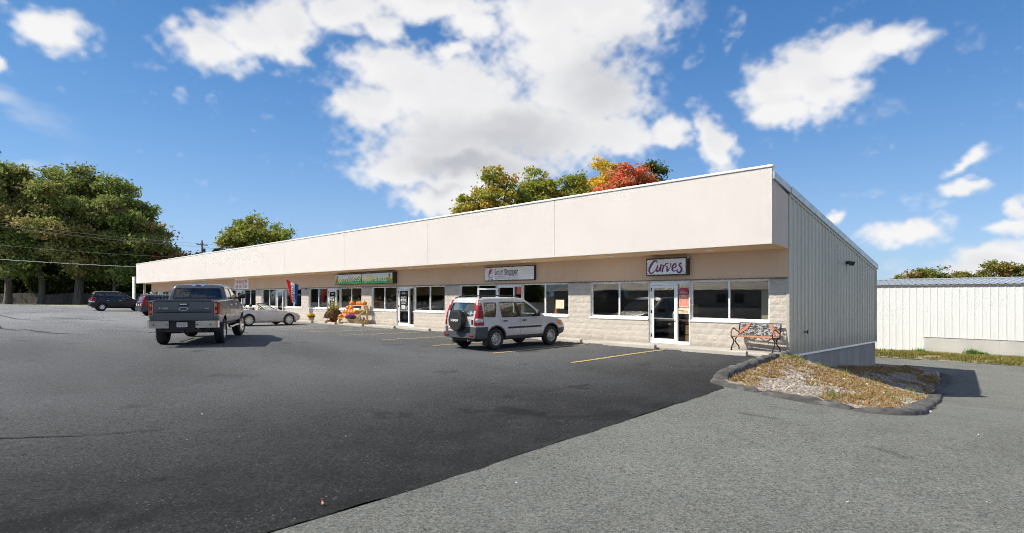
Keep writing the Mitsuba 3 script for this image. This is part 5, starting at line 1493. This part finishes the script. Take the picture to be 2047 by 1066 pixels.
for s in (-1, 1):
    for j, (ox, oz, q, fl) in enumerate([(.20, .60, 1.0, 1), (.24, .76, .8, -1), (.36, .58, .8, 1), (.15, .80, .5, 1), (.50, .54, .55, -1), (.52, .80, .45, 1), (.57, .74, .35, -1), (.30, .67, .6, 1)]):
        sp_ = [(s * (ox + q * (.10 - .011 * i) * math.cos(i * .62)), oz + fl * q * (.085 - .0095 * i) * math.sin(i * .62)) for i in range(9)]
        cast.append(stroke(sp_, [.014, .013, .009, .006], 22))
        cast.append(stroke([(s * (ox - .08 * q), oz - .05 * q), (s * ox, oz + .02), (s * (ox + .11 * q), oz - .02)], [.006, .02 * q + .004, .006], 12))
    cast.append(stroke([(0, .50), (s * .12, .565), (s * .24, .60), (s * .36, .53), (s * .52, .51), (s * .64, .50)], [.016, .016, .02, .016, .012, .01]))
    cast.append(stroke([(s * .0, .83), (s * .2, .835), (s * .64, .83)], [.012, .012, .012]))
    for j in range(5):
        cast.append(stroke([(s * (.06 + .12 * j), .47), (s * (.09 + .12 * j), .50), (s * (.12 + .12 * j), .475)], [.008, .012, .008], 8))
cu = unary_union(cast).intersection(sbox(-.655, .455, .655, .85)).simplify(.002)
put(BN + '__back_casting', prism_z(cu, 0, .02), 'cast_silver', P @ mat(0, .345, 0) @ mat(0, 0, .42, rx=-13.4) @ mat(0, 0, -.42) @ UP)
bstrip([(-hw, .85), (0, .852), (hw, .85)], .014, 'cast_iron', '__back_rail')
bstrip([(-hw, .49), (0, .485), (hw, .49)], .012, 'cast_iron', '__back_rail')
lab(BN, 'reddish wood park bench with ornate cast iron back at the shops\' right end', 'bench')

# ---------------------------------------------------------------- pumpkins on their stepped stand
ST = 'pumpkin_stand'
pr('new_wood', mikit.proc(lambda p, n, uv: C3(.60, .43, .20) * (.8 + .4 * fbm(p.x * 4, p.y * 30, p.z * 30, octaves=3))), .7)
zs0 = float(gz(-32, 17.4)) + .04
sx0, sx1 = -33.15, -31.3
SH = [(17.62, .36, -33.15, -31.5), (17.88, .60, -33.1, -31.45), (18.14, .84, -33.15, -31.35), (18.40, 1.10, -33.2, -31.25)]
for y, z, a, b_ in SH:
    put(ST + '__shelf', rbx(a, b_, y - .115, y + .115, zs0 + z - .035, zs0 + z, .006, 6), 'new_wood')
for x in (sx0 + .05, sx1 - .12):
    put(ST + '__post', rbx(x, x + .08, 18.43, 18.53, zs0, zs0 + 1.06, .006, 6), 'new_wood')
    put(ST + '__post', rbx(x, x + .08, 17.52, 17.62, zs0, zs0 + .325, .006, 6), 'new_wood')
    put(ST + '__brace', rbx(x + .01, x + .07, 17.55, 18.5, zs0 + .02, zs0 + .11, .006, 6), 'new_wood')
    put(ST + '__stringer', prism_x([(17.53, zs0 + .22), (17.62, zs0 + .14), (18.46, zs0 + .93), (18.46, zs0 + 1.06)], x + .085, x + .125), 'new_wood')
put(ST + '__brace', rbx(sx0 + .05, sx1, 18.38, 18.425, zs0 + .1, zs0 + .2, .006, 6), 'new_wood')
lab(ST, 'stepped stand of new yellow timber with four shelves of pumpkins', 'display stand')
B('pumpkin_skin', {'type': 'principled', 'base_color': mikit.proc(lambda p, n, uv: mix((.62, .17, .015), (.80, .28, .03), fbm(p.x * 6, p.y * 6, p.z * 6, octaves=3))), 'roughness': .38, 'specular': .5})
pr('pumpkin_stem', (.20, .17, .07), .8)


def pumpkin(x, y, z, r, lb, sq=.86, seed=0):
    k = uniq('pumpkin')
    USED.discard(k)
    th, ph = np.meshgrid(np.linspace(.06, pi - .06, 16), np.linspace(0, 2 * pi, 61)[:-1], indexing='ij')
    g = np.random.default_rng(seed)
    rr = r * (1 - .085 * np.abs(np.cos(ph * 5 + g.random() * 6)) ** .6 * np.sin(th)) * (1 + .03 * np.sin(ph + seed))
    zz = r * sq * np.cos(th) * (1 - .30 * np.exp(-(np.sin(th) / .38) ** 2))
    V = np.stack([rr * np.sin(th) * np.cos(ph), rr * np.sin(th) * np.sin(ph), zz], -1)
    m = loft([np.asarray(q) for q in V])
    zc = z + r * sq * .80
    put(k, m, 'pumpkin_skin', mat(x, y, zc, rx=g.uniform(-8, 8), ry=g.uniform(-8, 8)), smooth=50)
    s0 = r * sq * .62
    put(k + '__stem', tube(curve([(0, 0, s0), (.01, 0, s0 + .05), (.03 * (g.random() - .3), .02, s0 + .11)], 8), np.linspace(.024, .013, 8), 8), 'pumpkin_stem', mat(x, y, zc), smooth=40)
    lab(k, lb, 'pumpkin', 'pumpkins on the timber stand')


cnt = 0
rows = [(3, 'top shelf', [(-33.0, .185), (-32.28, .165), (-31.96, .155), (-31.58, .18)]), (2, 'second shelf from the top', [(-33.0, .155), (-32.6, .16)]), (1, 'third shelf from the top', [(-33.0, .155), (-32.68, .15), (-32.36, .15), (-32.02, .15), (-31.66, .17)]), (0, 'bottom shelf', [(-32.95, .16), (-32.3, .15), (-31.9, .15)])]
nm_ = {4: ['leftmost pumpkin, standing alone', 'second pumpkin from the left', 'third pumpkin from the left', 'rightmost pumpkin'], 2: ['left pumpkin', 'right pumpkin'], 5: ['leftmost pumpkin', 'second pumpkin from the left', 'middle pumpkin', 'fourth pumpkin from the left', 'rightmost pumpkin'], 3: ['leftmost pumpkin', 'middle pumpkin', 'rightmost pumpkin']}
for si, nm, L in rows:
    for j, (x, r) in enumerate(L):
        pumpkin(x, SH[si][0] + rng.uniform(-.01, .02), zs0 + SH[si][1], r * .95, f'{nm_[len(L)][j]} on the {nm} of the timber stand', .82 + .12 * rng.random(), cnt)
        cnt += 1


# ---------------------------------------------------------------- potted plants
def pot(key, x, y, z, r, h, m):
    put(key + '__pot', lathe([(0, 0), (r * .72, 0), (r, h), (r * 1.06, h), (r * 1.06, h - .03), (r * .9, h - .02), (r * .65, .02), (0, .02)], 24).translate([x, y, z]), m, smooth=30)


pr('terracotta', (.42, .26, .15), .8)
pr('tan_basket', (.44, .33, .2), .85)


def blooms(key, nm, x, y, z, r, n, cols, s0, s1, flat=.75):
    d = rng.normal(size=(n, 3))
    d /= np.linalg.norm(d, axis=1, keepdims=True)
    d[:, 2] = np.abs(d[:, 2])
    rad = r * (.55 + .5 * rng.random(n) ** .5)
    c = np.array([x, y, z]) + d * rad[:, None] * [1, 1, flat]
    s = s0 + (s1 - s0) * rng.random(n)
    t1 = np.cross(d + .5 * rng.normal(size=(n, 3)), rng.normal(size=(n, 3)))
    t1 /= np.linalg.norm(t1, axis=1, keepdims=True)
    t2 = np.cross(d, t1)
    q = np.stack([c + t1 * s[:, None], c + t2 * s[:, None] * .8, c - t1 * s[:, None], c - t2 * s[:, None] * .8], 1)
    f = np.array([[0, 1, 2], [0, 2, 3]])[None] + 4 * np.arange(n)[:, None, None]
    col = np.array(cols)[rng.integers(0, len(cols), n)] * (.6 + .7 * rng.random((n, 1)))
    put(key + '__' + nm, trimesh.Trimesh(q.reshape(-1, 3), f.reshape(-1, 3), process=False), 'grass_vc', color=np.repeat(col, 4, 0))


gzz = lambda x: max(.12, float(gz(x, 17.4)) + .038)
k = 'potted_yellow_flowers'
x = -37.6
pot(k, x, 18.0, gzz(x), .19, .26, 'terracotta')
blooms(k, 'foliage', x, 18.0, gzz(x) + .28, .22, 500, [(.06, .10, .02)], .02, .05)
blooms(k, 'flowers', x, 18.0, gzz(x) + .34, .27, 700, [(.75, .48, .02), (.70, .38, .01)], .012, .028)
lab(k, 'bushy yellow flowers in a clay pot against the shop wall', 'potted plant')
k = 'potted_purple_flowers'
x = -31.6
pot(k, x, 17.30 + .25, gzz(x), .24, .30, 'tan_basket')
blooms(k, 'foliage', x, 17.55, gzz(x) + .36, .30, 900, [(.05, .08, .025), (.08, .10, .03)], .02, .05)
blooms(k, 'flowers', x, 17.55, gzz(x) + .42, .34, 900, [(.34, .06, .30), (.45, .12, .38), (.25, .05, .25)], .012, .028)
lab(k, 'bushy purple flowers in a tan pot standing in front of the pumpkin stand', 'potted plant')
k = 'potted_grass_planter'
x = -34.1
z = gzz(x)
pot(k, x, 17.75, z, .26, .34, 'sign_brown')
blooms(k, 'foliage', x, 17.75, z + .34, .55, 2600, [(.12, .10, .04), (.20, .11, .06), (.08, .09, .03), (.30, .17, .10), (.24, .06, .06)], .025, .07, .95)
q = np.repeat([[x, 17.75]], 160, 0) + rng.normal(0, .09, (160, 2))
m_, c_ = blades(q, np.full(160, z + .3), .6, 1.35, [(.30, .36, .06), (.22, .28, .06), (.42, .36, .10), (.45, .28, .12)], .022, .7)
put(k + '__grass_blades', m_, 'grass_vc', color=c_)
blooms(k, 'red_plumes', x - .35, 17.7, z + .72, .13, 300, [(.32, .02, .07)], .02, .05, 1.3)
blooms(k, 'trailing_leaves', x + .15, 17.45, z + .06, .3, 500, [(.30, .10, .08), (.20, .12, .06)], .025, .06, .5)
lab(k, 'tall spiky planter of green blades and brown autumn foliage left of the pumpkin stand', 'potted plant')

# ---------------------------------------------------------------- fittings on the metal side wall
k = 'flood_light'
x, y, z = XE + .04, 23.86, 3.02
put(k + '__base', Manifold.cylinder(.05, .06, .06, 16).rotate([0, 90, 0]).translate([x, y, z]), 'dark_metal', smooth=40)
for s in (-1, 1):
    h = lathe([(0, 0), (.045, 0), (.05, .06), (.085, .15), (.085, .17), (0, .16)], 18).rotate([0, 115, s * 28]).translate([x + .07, y + s * .08, z + .03])
    put(k + '__lamp_head', h, 'dark_metal', smooth=40)
lab(k, 'black twin head flood light high on the grey metal side wall', 'flood light')
k = 'wall_tap'
y, z = 19.9, .68
put(k, Manifold.cylinder(.10, .022, .022, 12).rotate([0, 90, 0]).translate([XE + .03, y, z]) + Manifold.cylinder(.06, .016, .016, 10).rotate([0, 150, 0]).translate([XE + .11, y, z]) + Manifold.cylinder(.02, .045, .045, 14).rotate([0, 90, 0]).translate([XE + .13, y, z + .03]), 'dark_metal', smooth=40)
lab(k, 'small black tap low on the grey metal side wall', 'tap')

# ---------------------------------------------------------------- white metal building behind
WB = 'white_metal_building'
lab(WB, 'long white ribbed metal building with low blue grey roof at the right', 'building')
YB = 36.9
x = -26.0
i = 0
while x < 9:
    p = rib_profile(.9144, .3048, .014, False)
    zb = -.305 if x + .4 > -7.6 else -1.22
    lo = np.c_[x + p[:, 0], YB - p[:, 1], np.full(len(p), zb)]
    hi = np.c_[x + p[:, 0], YB - p[:, 1], np.full(len(p), 2.36)]
    ii = np.arange(len(p) - 1) * 2
    put(WB + '__wall_panel', (np.stack([lo, hi], 1).reshape(-1, 3), np.stack([ii, ii + 1, ii + 3, ii + 2], -1)), 'white_siding')
    pr_ = rib_profile(.9144, .3048, .03, False)
    yv = np.array([YB - .10, 42.2])
    R = np.stack([np.c_[x + pr_[:, 0], np.full(len(pr_), q), 2.40 + .072 * (q - YB + .2) + pr_[:, 1]] for q in yv], 1).reshape(-1, 3)
    put(WB + '__roof_panel', (R, np.stack([ii, ii + 2, ii + 3, ii + 1], -1)), 'blue_roof')
    x += .9144
    i += 1
put(WB + '__wall', bx(-26, 9, YB + .004, 47.4, -1.4, 2.37), 'white_siding')
put(WB + '__eave_trim', bx(-26.05, 9.05, YB - .075, YB - .02, 2.335, 2.40), 'flashing')
put(WB + '__ridge_cap', prism_x([(42.05, 2.81), (42.2, 2.86), (42.35, 2.81), (42.2, 2.78)], -26, 9), 'blue_roof')
put(WB + '__far_roof', bx(-26, 9, 42.2, 47.6, 2.55, 2.75), 'blue_roof')
for a in np.arange(-7.6, 9, 3.05):
    put(WB + '__foundation', bx(a, min(a + 3.045, 9), YB - .06, YB + .003, -1.45, -.31), 'pale_foundation')
put(WB + '__drip_edge', bx(-7.6, 9, YB - .075, YB - .02, -.309, -.285), 'flashing')
for n_, (px, pz, s) in enumerate([(-7.75, -1.18, .28), (-5.6, -1.15, .34), (-5.2, -1.15, .25)]):
    k = 'weed_clump' if n_ == 0 else f'weed_clump_{n_:03d}'
    q = np.repeat([[px, 36.7]], 110, 0) + rng.normal(0, .14, (110, 2)) * [1, .5]
    m_, c_ = blades(q, np.full(110, pz), .08, s * 1.5, [(.10, .20, .04), (.14, .24, .05)], .03, .8)
    put(k + '__leaves', m_, 'grass_vc', color=c_)
    lab(k, ('weed with thin stems at the corner where the pale foundation starts', 'larger green weed growing against the pale foundation', 'smaller green weed right of the larger one against the pale foundation')[n_], 'weed', 'weeds by the white building')
# the low building across the lot, seen only as a reflection in the shop windows
OB = 'opposite_building'
put(OB + '__wall', bx(-70, 25, -52, -40, -1, 2.7), 'grey_siding')
put(OB + '__roof', prism_x([(-39.6, 2.7), (-52.4, 2.7), (-46, 4.3)], -70.3, 25.3), 'flashing')
for a in (-40, -37.5, -12):
    put(OB + '__window', bx(a, a + 1.4, -40.01, -39.96, .9, 2.1), 'dark_metal')
lab(OB, 'low grey building across the lot, seen only as a reflection in the shop windows', 'building')

# ---------------------------------------------------------------- trees
B('leaf_vc', {'type': 'principledthin', 'base_color': VC, 'roughness': .55, 'diff_trans': .75, 'spec_trans': 0., 'spec_tint': 0.}, False)
pr('bark', mikit.proc(lambda p, n, uv: C3(.17, .145, .12) * (.5 + .9 * fbm(p.x * 8 + p.y * 8, p.z * 1.1, 3, octaves=4))), .9)


def tree(name, x, y, z, blobs, cols, lb, ncl, per, leaf, clump, trunk, seed, cat='tree', group=None, bare=.0, cush=13, cr=.30):
    """blobs: (dx, dy, height of the centre, rx, ry, rz) ellipsoids that make the crown."""
    g = np.random.default_rng(seed)
    k = uniq(name)
    USED.discard(k)
    vol = np.array([b[3] * b[4] * b[5] for b in blobs]) ** .8
    bl_ = np.array(blobs, float)
    nm_ = max(4, int(ncl / cush))                   # limbs: each carries a cushion of leaf clusters, fuller above than below
    ch = g.choice(len(blobs), nm_, p=vol / vol.sum())
    d = g.normal(size=(nm_, 3))
    d[:, 2] += .25
    d /= np.linalg.norm(d, axis=1, keepdims=True)
    bb = bl_[ch]
    rm = cr * bb[:, 3:6].mean(1) * (.7 + .7 * g.random(nm_))
    mc = bb[:, :3] + d * (.30 + .66 * g.random(nm_) ** .5)[:, None] * bb[:, 3:6]
    cm = g.integers(0, nm_, ncl)
    e = g.normal(size=(ncl, 3))
    e[:, 2] = np.where(g.random(ncl) < .8, np.abs(e[:, 2]), e[:, 2])
    e /= np.linalg.norm(e, axis=1, keepdims=True)
    C = mc[cm] + e * (rm[cm] * (.45 + .65 * g.random(ncl)))[:, None] * [1.15, 1.15, .75]
    base = np.array(cols)[g.integers(0, len(cols), nm_)][cm] * .6 + .4 * np.array(cols)[g.integers(0, len(cols), ncl)]
    cl = clump * (.6 + .8 * g.random(ncl))
    n = ncl * per
    off = g.normal(size=(n, 3)) * np.repeat(cl, per)[:, None] * [.62, .62, .40]
    Pp = np.repeat(C, per, 0) + off
    nrm = g.normal(size=(n, 3)) + [0, 0, .7]
    nrm /= np.linalg.norm(nrm, axis=1, keepdims=True)
    t1 = np.cross(nrm, g.normal(size=(n, 3)))
    t1 /= np.linalg.norm(t1, axis=1, keepdims=True)
    t2 = np.cross(nrm, t1)
    s = (leaf * (.6 + .8 * g.random(n)))[:, None]
    V = np.stack([Pp - t1 * s, Pp + t2 * s * .55, Pp + t1 * s, Pp - t2 * s * .55], 1) + [x, y, z]
    f = np.array([[0, 1, 2], [0, 2, 3]])[None] + 4 * np.arange(n)[:, None, None]
    col = np.repeat(base, per, 0) * (.65 + .7 * g.random((n, 1)))
    put(k + '__crown', trimesh.Trimesh(V.reshape(-1, 3), f.reshape(-1, 3), process=False), 'leaf_vc', color=np.repeat(col, 4, 0))
    r0, h0 = trunk
    top = np.array([0, 0, h0])
    b0_ = np.average(np.array(blobs)[:, :3], axis=0, weights=vol)
    tr = [tube(curve([(0, 0, -1.2), (0, 0, 0), (.1 * r0, .1, h0 * .5), (b0_[0] * .15, b0_[1] * .15, h0), (b0_[0] * .6, b0_[1] * .6, (h0 + b0_[2]) * .62), tuple(b0_ + [0, 0, .5])], 24), np.r_[np.linspace(1.5, 1.0, 5), np.linspace(1.0, .18, 19)] * r0, 10)]
    for q in range(min(16 + int(bare * 40), ncl)):
        c = mc[g.integers(nm_)]
        st_ = np.array([b0_[0] * .3, b0_[1] * .3, h0 * (.8 + .6 * g.random())])
        mid = (st_ + c) / 2 + g.normal(size=3) * .06 * np.linalg.norm(c - st_) + [0, 0, .12 * np.linalg.norm(c - st_)]
        tr.append(tube(curve([st_, mid, c], 9), np.linspace(r0 * .34, r0 * .05, 9), 6))
    m = trimesh.util.concatenate(tr)
    m.vertices += [x, y, z]
    put(k + '__trunk', m, 'bark', smooth=50)
    lab(k, lb, cat, group)
    return k


GRN = [(.26, .32, .095), (.21, .28, .08), (.33, .37, .115), (.17, .235, .066), (.38, .37, .14), (.25, .275, .085), (.36, .27, .12)]
DGR = [(.08, .115, .036), (.10, .13, .042), (.07, .10, .033), (.13, .14, .05)]
gq = 'broad oaks at the left edge of the lot'
tree('oak_tree', -116.2, 12.2, .55, [(-3, -5, 15.5, 7, 7, 4.5), (0, 1, 17, 6.5, 7, 4), (3, -1, 11, 6.5, 7, 4), (-2, -9, 12, 6, 6, 5), (2, -2, 6.6, 5.5, 6, 2.4)], GRN, 'tall oak at the left edge of the picture with a slim pale trunk', 620, 70, .25, .85, (.42, 6.5), 11, group=gq)
tree('oak_tree', -111.6, 16.2, .55, [(1, 0, 15.0, 6.5, 7, 4.5), (4, 4, 12.0, 6, 6.5, 4), (2, -3, 10, 5.5, 6, 3.2), (3, 6, 9, 5, 5, 3), (3, 1, 6.2, 5.5, 6, 2.2)], GRN, 'oak with the thickest trunk, in the middle of the left tree group', 620, 70, .25, .85, (.62, 5.5), 12, group=gq)
tree('oak_tree', -106.5, 19.8, .55, [(-1, -.5, 13.0, 5.0, 5.2, 3.8), (1.5, 1.8, 10.6, 4.6, 4.8, 3.2), (2, 3.2, 7.8, 4.2, 4.2, 2.6), (-1, -2, 9.5, 5, 5, 3), (1, .5, 5.4, 4.6, 4.6, 2.2)], GRN, 'oak at the right side of the left tree group, its trunk hidden by the shops', 580, 70, .24, .85, (.24, 5), 13, group=gq)
tree('oak_tree', -120.5, 8.6, .55, [(0, -3, 15.5, 6, 6, 4.5), (0, -2, 10, 6, 6, 3.5), (-3, 2, 18.5, 4, 5, 3), (1, -1, 6.4, 5.5, 5.5, 2.2)], GRN, 'oak cut off by the left edge of the picture, with a grey trunk', 460, 70, .25, .85, (.5, 6), 14, group=gq)
gd = 'dark trees standing behind the oaks'
for n_, (tx, ty_, h_, s_) in enumerate([(-133, 12, 9, 8), (-130, 20, 9, 8), (-127, 24, 8, 8), (-138, 4, 9, 8)]):
    tree('background_tree', tx, ty_, .5, [(0, 0, h_, s_ * .8, s_ * .8, s_ * .75), (0, 2, 3.6, s_ * .75, s_ * .75, 3.4), (1, -3, 4, 5, 5, 3.6)], DGR, 'dark leafy tree filling the gap behind the oaks at the left', 260, 44, .42, 1.6, (.3, 4), 20 + n_, group=gd)
gs = 'low shrubs behind the fence'
for n_, (tx, ty_, c_, lb) in enumerate([(-101, 26.5, [(.22, .20, .04), (.36, .16, .05), (.16, .18, .05)], 'yellow and rusty shrub at the far left corner of the shops'), (-123, 12.5, DGR, 'dark shrub behind the fence between the left oaks'), (-119, 17.5, DGR, 'dark shrub behind the fence near the thick oak trunk'), (-113, 23, DGR, 'dark shrub behind the fence beside the black wagon')]):
    tree('shrub', tx, ty_, .5, [(0, 0, 2.0, 3.4, 3.6, 2.2), (1, 2, 2.6, 2.6, 2.6, 2)], c_, lb, 110, 44, .26, .8, (.08, 1), 40 + n_, 'shrub', gs)
tree('maple_tree', -104, 26.5, .4, [(0, 0, 6.2, 4.6, 4.6, 2.4), (2, 4, 5.8, 3.4, 3.6, 1.8)], [(.55, .16, .09), (.45, .14, .07), (.28, .18, .07)], 'reddish tree peeping over the roof beside the left oaks', 170, 40, .20, .8, (.2, 3), 51)
tree('oak_tree', -93.2, 36.0, -.3, [(0, 0, 10.6, 4.5, 4.2, 3.0), (-2.5, -1.6, 9.6, 3, 3, 2.6), (3, 2.5, 9.8, 3, 3, 2.2)], [(.27, .33, .08), (.33, .34, .09), (.23, .30, .07), (.42, .34, .09)], 'single round tree standing behind the middle of the long roof', 330, 50, .22, .7, (.35, 4), 61, cush=6)
tree('pine_tree', -92.9, 30.5, -.3, [(0, 0, 9.2, .7, .7, .8), (0, 0, 8.2, 1.2, 1.2, 1.0), (0, 0, 7, 1.7, 1.7, 1.0)], [(.03, .05, .022)], 'small dark pine top between the utility pole and the round tree', 60, 40, .16, .4, (.12, 6), 62)
tree('pine_tree', -131, 7.0, .3, [(0, 0, 24, 1.0, 1.0, 2.2), (0, 0, 21, 2.0, 2.0, 2)], [(.03, .045, .02)], 'dark pine top rising behind the oaks at the left edge', 70, 40, .2, .6, (.25, 14), 63)
# autumn trees behind the roof: position, height of the top, crown radius and depth
YG = [(.38, .38, .075), (.48, .42, .085), (.30, .34, .07), (.52, .36, .09)]
G2 = [(.33, .38, .08), (.27, .34, .075), (.42, .43, .10), (.50, .42, .09)]
YL = [(.82, .58, .08), (.75, .53, .08), (.64, .51, .08), (.52, .45, .09)]
RE = [(.80, .20, .11), (.72, .16, .09), (.82, .32, .19), (.62, .22, .11), (.50, .30, .10)]
DG2 = [(.09, .14, .04), (.11, .15, .045), (.16, .16, .05)]
ga = 'autumn trees behind the shop roof'
for n_, (nm, x, y, topz, rx, hh, cl_, lb, nc) in enumerate([
        ('autumn_tree', -36.2, 30.2, 9.59, 1.33, 3.0, YG, 'low yellowish tree at the left end of the autumn trees', 170),
        ('autumn_tree', -35.4, 32.4, 11.87, 2.63, 5.6, YG, 'tall thin tree with yellow and brown leaves over the roof', 260),
        ('autumn_tree', -34.4, 36.4, 12.74, 2.32, 5.4, G2, 'narrow pointed green tree in the middle of the autumn trees', 270),
        ('autumn_tree', -32.3, 38.5, 11.96, 2.90, 5.2, G2, 'rounded green tree between the pointed tree and the yellow tree', 310),
        ('autumn_tree', -32.2, 42.9, 13.93, 2.73, 5.0, YL, 'bright yellow tree behind the red maple', 290),
        ('maple_tree', -26.9, 38.3, 12.20, 2.82, 3.9, RE, 'bright red maple rising over the roof near its right end', 300),
        ('autumn_tree', -29.7, 45.6, 13.44, 1.94, 4.2, DG2, 'dark green tree at the right end of the autumn trees', 190)]):
    z0_ = -1.3
    g_ = np.random.default_rng(90 + n_)
    R0 = np.array([.6947, .7193])
    bl = [(0, 0, topz - z0_ - hh * .42, rx * .60, rx * .60, hh * .42)]
    for q in range(6):
        o = g_.uniform(-.75, .75) * rx
        dp = g_.uniform(-1.2, 1.2)
        bl.append((R0[0] * o - R0[1] * dp, R0[1] * o + R0[0] * dp, topz - z0_ - hh * (.45 + .35 * g_.random()) - .35 * abs(o), rx * .42, rx * .42, hh * .28))
    bl += [(0, 0, topz - z0_ - hh * .95, rx * .95, rx * .95, hh * .5), (0, 0, topz - z0_ - hh * .7, rx * .7, rx * .7, hh * .4)]
    tree(nm, x, y, z0_, bl, cl_, lb, int(nc * 1.8), 48, .13 if nm == 'autumn_tree' else .11, .36, (.2, topz - z0_ - hh * 1.3), 70 + n_, group=ga, bare=.6, cush=5, cr=.36)
RT = [(.20, .225, .06), (.27, .24, .065), (.16, .19, .05), (.36, .22, .08), (.22, .25, .06)]
for n_, (x, y, bl, lb, nc) in enumerate([
        (-17.4, 88.3, [(0, 0, 5.3, 2.6, 2.4, 1.6), (-2.2, -.6, 4.9, 1.8, 1.8, 1.1), (2.2, .6, 4.8, 1.9, 1.8, 1.1), (0, 0, 4.0, 3.8, 3, 1.2)], 'left tree over the white building roof with green and rusty leaves', 300),
        (-11.7, 88.8, [(.3, .2, 5.9, 1.9, 1.9, 1.5), (-2.0, -.6, 4.8, 1.8, 1.8, 1.0), (2.0, .6, 5.2, 1.7, 1.7, 1.2), (0, 0, 4.0, 3.4, 3, 1.2)], 'right tree over the white building roof, thin and taller', 260),
        (-14.8, 97.5, [(0, 0, 4.6, 1.8, 1.8, 1.0)], 'low tree in the gap between the two over the white building roof', 70)]):
    tree('autumn_tree', x, y, -1.4, bl, RT, lb, nc, 38, .15, .45, (.2, 3), 110 + n_, group='trees over the white building', bare=.5, cush=6, cr=.34)
for n_, (tx, ty_, h_) in enumerate([(-88, -46, 7), (-102, -50, 9), (-116, -44, 10), (-132, -42, 10), (-150, -36, 11), (-168, -28, 11), (-186, -18, 11), (-120, -22, 8), (-142, -14, 9)]):
    tree('opposite_tree', tx, ty_, -.3, [(0, 0, h_ * .62, h_ * .62, h_ * .62, h_ * .42), (2, 1, h_ * .32, h_ * .6, h_ * .6, h_ * .3)], DGR, 'tree across the lot, seen only as a dark reflection in the shop windows', 130, 40, .62, 1.7, (.35, h_ * .3), 130 + n_, group='trees across the lot')

# ---------------------------------------------------------------- fence, utility pole, wires
FN = 'picket_fence'
lab(FN, 'weathered grey low wooden fence behind the oak trunks at the left', 'fence')
pr('old_wood', mikit.proc(lambda p, n, uv: C3(.16, .145, .13) * (.6 + .8 * fbm((p.x + p.y) * 3, p.z * .8, 2, octaves=4))), .9)
fa_, fb_ = np.array([-131, 4.0]), np.array([-104, 28.0])
n_ = 250
pk = []
for i in range(n_):
    q = fa_ + (fb_ - fa_) * i / n_
    h = 1.75 + .10 * math.sin(i * .11) + .07 * math.sin(i * .037 + 1) + .05 * rng.random()
    c = trimesh.creation.box([.12, .025, h + .4])
    c.apply_transform(mat(q[0], q[1], .5 + h / 2 - .2, rz=41.6))
    pk.append(c)
for j in range(0, 250):
    put(FN + '__picket', pk[j], 'old_wood')
for i in range(0, n_, 18):
    q = fa_ + (fb_ - fa_) * i / n_
    put(FN + '__post', trimesh.creation.box([.11, .11, 2.2]), 'old_wood', mat(q[0] - .07, q[1] + .07, 1.3, rz=41.6))
for z in (.8, 1.7):
    put(FN + '__rail', trimesh.creation.box([np.linalg.norm(fb_ - fa_), .04, .09]), 'old_wood', mat(*((fa_ + fb_) / 2 + [-.04, .045]), z + .1, rz=41.6))
UPX, UPY = -91.5, 27.6
k = 'utility_pole'
put(k + '__pole', Manifold.cylinder(10.0, .16, .11, 14).translate([UPX, UPY, -.3]), 'bark', smooth=40)
put(k + '__crossarm', bx(-1.0, 1.0, -.05, .05, 9.0, 9.12), 'bark', mat(UPX, UPY, 0, rz=120))
for q in (-.9, -.3, .3, .9):
    put(k + '__insulator', Manifold.cylinder(.18, .04, .03, 10).translate([q, 0, 9.12]), 'dark_metal', mat(UPX, UPY, 0, rz=120), smooth=40)
put(k + '__transformer', Manifold.cylinder(.55, .17, .17, 14).translate([UPX + .22, UPY + .22, 8.0]), 'dark_metal', smooth=40)
lab(k, 'wooden utility pole with a crossarm rising behind the shop roof at the left', 'utility pole')


def wire(a, b, sag, r, m, lb):
    a, b = np.array(a, float), np.array(b, float)
    t = np.linspace(0, 1, 40)[:, None]
    p = a + (b - a) * t - np.array([0, 0, 1.0]) * sag * 4 * t * (1 - t)
    k = put('overhead_wire', tube(p, r, 5), m, smooth=40)
    lab(k, lb, 'wire', 'overhead wires at the left')


pr('wire_grey', (.16, .16, .17), .5)
pr('wire_pale', (.50, .50, .50), .5)
wire((-108, 3, 12.2), (UPX - .4, UPY, 9.25), .35, .016, 'wire_grey', 'upper thin wire crossing the left oaks to the utility pole')
wire((-108, 3, 11.8), (UPX - .2, UPY, 8.8), .35, .016, 'wire_grey', 'second thin wire just under the upper one, to the utility pole')
wire((-108, 3, 9.1), (UPX - .2, UPY, 7.2), .3, .012, 'wire_grey', 'faint third wire crossing the dark oaks')
wire((-108, 3, 7.05), (UPX - 2, UPY - 2, 5.7), .15, .034, 'wire_pale', 'lowest pale thick cable crossing the oaks above the fence')
wire((UPX + .3, UPY, 9.2), (-70, 48, 7.0), .3, .02, 'wire_grey', 'upper wire running right from the utility pole behind the roof')
wire((UPX + .3, UPY, 8.7), (-70, 48, 6.6), .3, .02, 'wire_grey', 'lower wire running right from the utility pole behind the roof')
